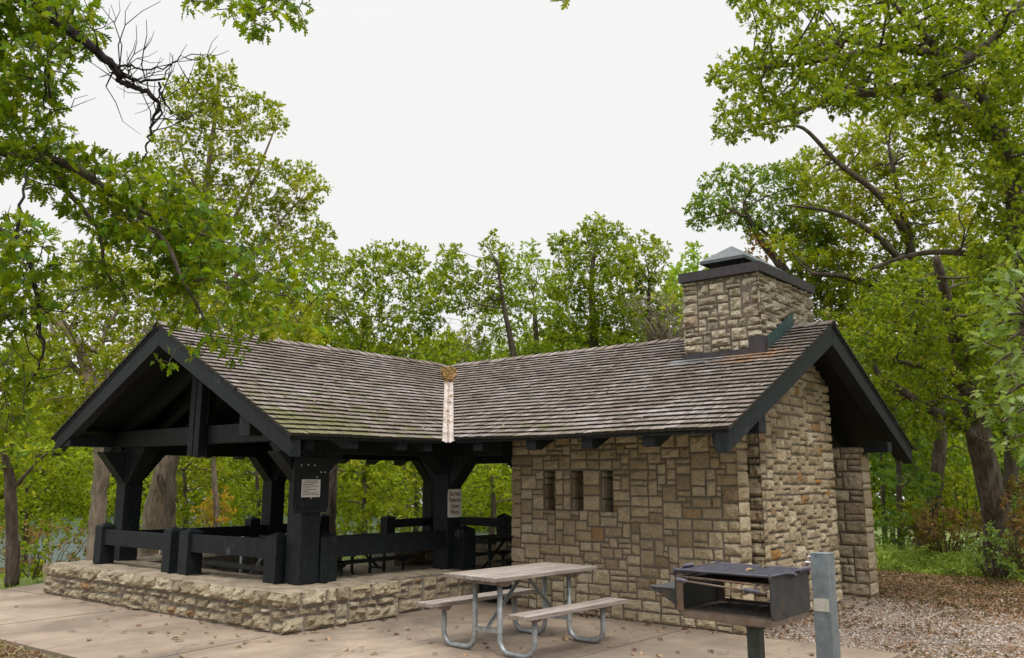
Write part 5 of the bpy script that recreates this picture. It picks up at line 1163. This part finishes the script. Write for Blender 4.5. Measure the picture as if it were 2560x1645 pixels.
trunkp = [(-900,1700,6.5),(-820,1200,6.5),(-700,800,6.5),(-520,500,6.6),(-300,380,6.6),(-120,340,6.6),(0,352,6.4),(100,372,6.35),(175,392,6.3),(255,450,6.3),(330,510,6.3),(392,575,6.3),(425,650,6.2),(470,730,6.2),(500,800,6.2)]
trad = [.40,.36,.30,.20,.10,.06,.045,.038,.034,.028,.022,.018,.014,.009,.005]
tp = smooth_path([at(*p) for p in trunkp], 5); tr_ = lerp_list(trad, len(tp))
root = empty('oak_tree', (tp[0].x, tp[0].y, 0)); tag(root, 'near oak reaching in from the left with large lobed leaves over the gable', 'tree')
wood = MB(); wood.tube([Vector((tp[0].x, tp[0].y, -.1))]+tp, [tr_[0]*1.15]+tr_, 10); nodes = list(zip(tp[24:], tr_[24:]))
limbs = [([(-300,380,6.6),(-150,200,6.4),(-60,40,6.2),(20,-60,6.1),(60,-10,6.1),(105,25,6.1),(150,62,6.1),(205,102,6.1),(262,152,6.1),(283,172,6.1),(275,185,6.1),(300,198,6.1),(345,215,6.1),(372,243,6.1),(365,265,6.1),(352,310,6.1),(345,345,6.1),(335,375,6.1)], [.11,.09,.07,.06,.05,.042,.038,.034,.028,.024,.02,.02,.018,.014,.011,.009,.007,.004], BARKD),
  ([(-520,500,6.6),(-300,480,6),(-100,520,5.7),(40,560,5.6),(80,650,5.6),(90,760,5.7),(100,830,5.7),(60,920,5.8)], [.1,.07,.04,.022,.015,.012,.009,.005], BARKD),
  ([(40,560,5.6),(50,480,5.6),(60,400,5.7)], [.012,.01,.006], BARKD),
  ([(100,372,6.6),(160,450,6.6),(230,540,6.7),(250,640,6.8),(300,700,6.8)], [.03,.022,.016,.012,.005], BARK),
  ([(255,450,6.6),(350,500,6.6),(450,540,6.6),(540,570,6.6)], [.025,.018,.012,.005], BARK),
  ([(425,650,6.4),(520,660,6.4),(620,680,6.4),(690,700,6.4)], [.016,.013,.01,.004], BARK),
  ([(-60,40,6.2),(200,-200,5.8),(420,-140,5.6),(560,-60,5.6),(620,0,5.6),(600,30,5.6)], [.06,.045,.03,.02,.012,.005], BARK),
  ([(205,102,6.1),(260,160,6.1),(300,150,6.1),(345,165,6.1),(400,150,6.1),(425,130,6.1)], [.012,.01,.008,.006,.004,.003], BARKD),
  ([(283,172,6.1),(330,190,6.1),(385,185,6.1)], [.012,.01,.007], BARKD), ([(372,192,6.1),(380,230,6.1),(400,265,6.1)], [.009,.007,.004], BARKD),
  ([(150,62,6.1),(168,30,6.1),(178,-40,6.1)], [.016,.012,.010], BARKD), ([(118,230,5.9),(108,150,5.9),(105,190,5.9),(102,260,5.9)], [.01,.009,.008,.004], BARKD)]
woods = {}
for path, rr, bk in limbs:
    lp = smooth_path([at(*p) for p in path], 5)
    for i in range(2, len(lp)-1): lp[i] = lp[i]+Vector((R(-1,1), R(-1,1), R(-1,1)))*.012
    lr = lerp_list(rr, len(lp)); w_ = woods.setdefault(bk.name, (MB(), bk))[0]; w_.tube(lp, lr, 7); nodes += list(zip(lp, lr))
    if bk is BARKD:     # bare twigs
        for _ in range(int(len(lp)*.34)):
            i = random.randrange(len(lp)//3, len(lp)); p = lp[i]
            d = RT*R(-.4,1)+UP*R(-.8,1)+FWD*R(-.5,.5); d.normalize(); L = R(.2,.62); pts = [p]
            for k in range(4): d = (d+Vector((R(-.7,.7), R(-.7,.7), R(-.3,.6)))).normalized(); pts.append(pts[-1]+d*L/4)
            w_.tube(pts, [min(lr[i]*.5,.007),.0045,.0035,.0025,.0018], 4, False)
            if R(0,1) < .6: q = pts[2]; w_.tube([q, q+d.orthogonal()*.06+d*.05, q+d.orthogonal()*.09+d*.12], [.0035,.0025,.0015], 3, False)
CC, AA, NN, SS = [], [], [], []; clumps = []
for P, t_, rp, cov in no:
    for x, y in fill_poly(P, rp*.86):
        tt = t_+R(-.6,.6); clumps.append((at(x, y, tt), rp*1.068/2149*tt*R(.85,1.3), cov))
for (x, y, t_, rp, cov) in ((365,842,6.0,22,1.0),(395,850,6.0,18,1.0),(440,800,6.1,26,1.0),(500,800,6.1,28,1.1),(540,820,6.2,24,1.0),(470,835,6.1,16,.9),(1322,3,5.5,17,1.5),(1330,-14,5.5,20,1.2),(520,770,6.2,24,.9)):
    clumps.append((at(x, y, t_), rp*1.068/2149*t_, cov))
for c, Rr, cov in sorted(clumps, key=lambda q: min((q[0]-n_[0]).length for n_ in nodes)):
    C, A, Nn, s, T = clump_leaves(c, Rr, .084, cov*1.08, per=6, spread=.6); CC.append(C); AA.append(A); NN.append(Nn); SS.append(s)
    b_ = min(nodes, key=lambda n_: (c-n_[0]).length); L = (c-b_[0]).length
    if L > .03:
        r0 = min(b_[1]*.6, .006+.010*L); pth = smooth_path([b_[0], b_[0].lerp(c, .5)+Vector((R(-.1,.1), R(-.1,.1), R(0,.14)))*L, c], 4); rr = lerp_list([r0, .004], len(pth)); wood.tube(pth, rr, 5, False); nodes += list(zip(pth, rr))[2:]
    for k in range(0, len(T), 2): e_ = Vector(T[k]); wood.tube([c, c.lerp(e_, .5)+Vector((0,0,.01)), e_], [.004,.003,.002], 3, False)
local(wood.build('trunk', BARK, root, smooth=True), root)
for nm, (w_, bk) in woods.items(): local(w_.build('limb', bk, root, smooth=True), root)
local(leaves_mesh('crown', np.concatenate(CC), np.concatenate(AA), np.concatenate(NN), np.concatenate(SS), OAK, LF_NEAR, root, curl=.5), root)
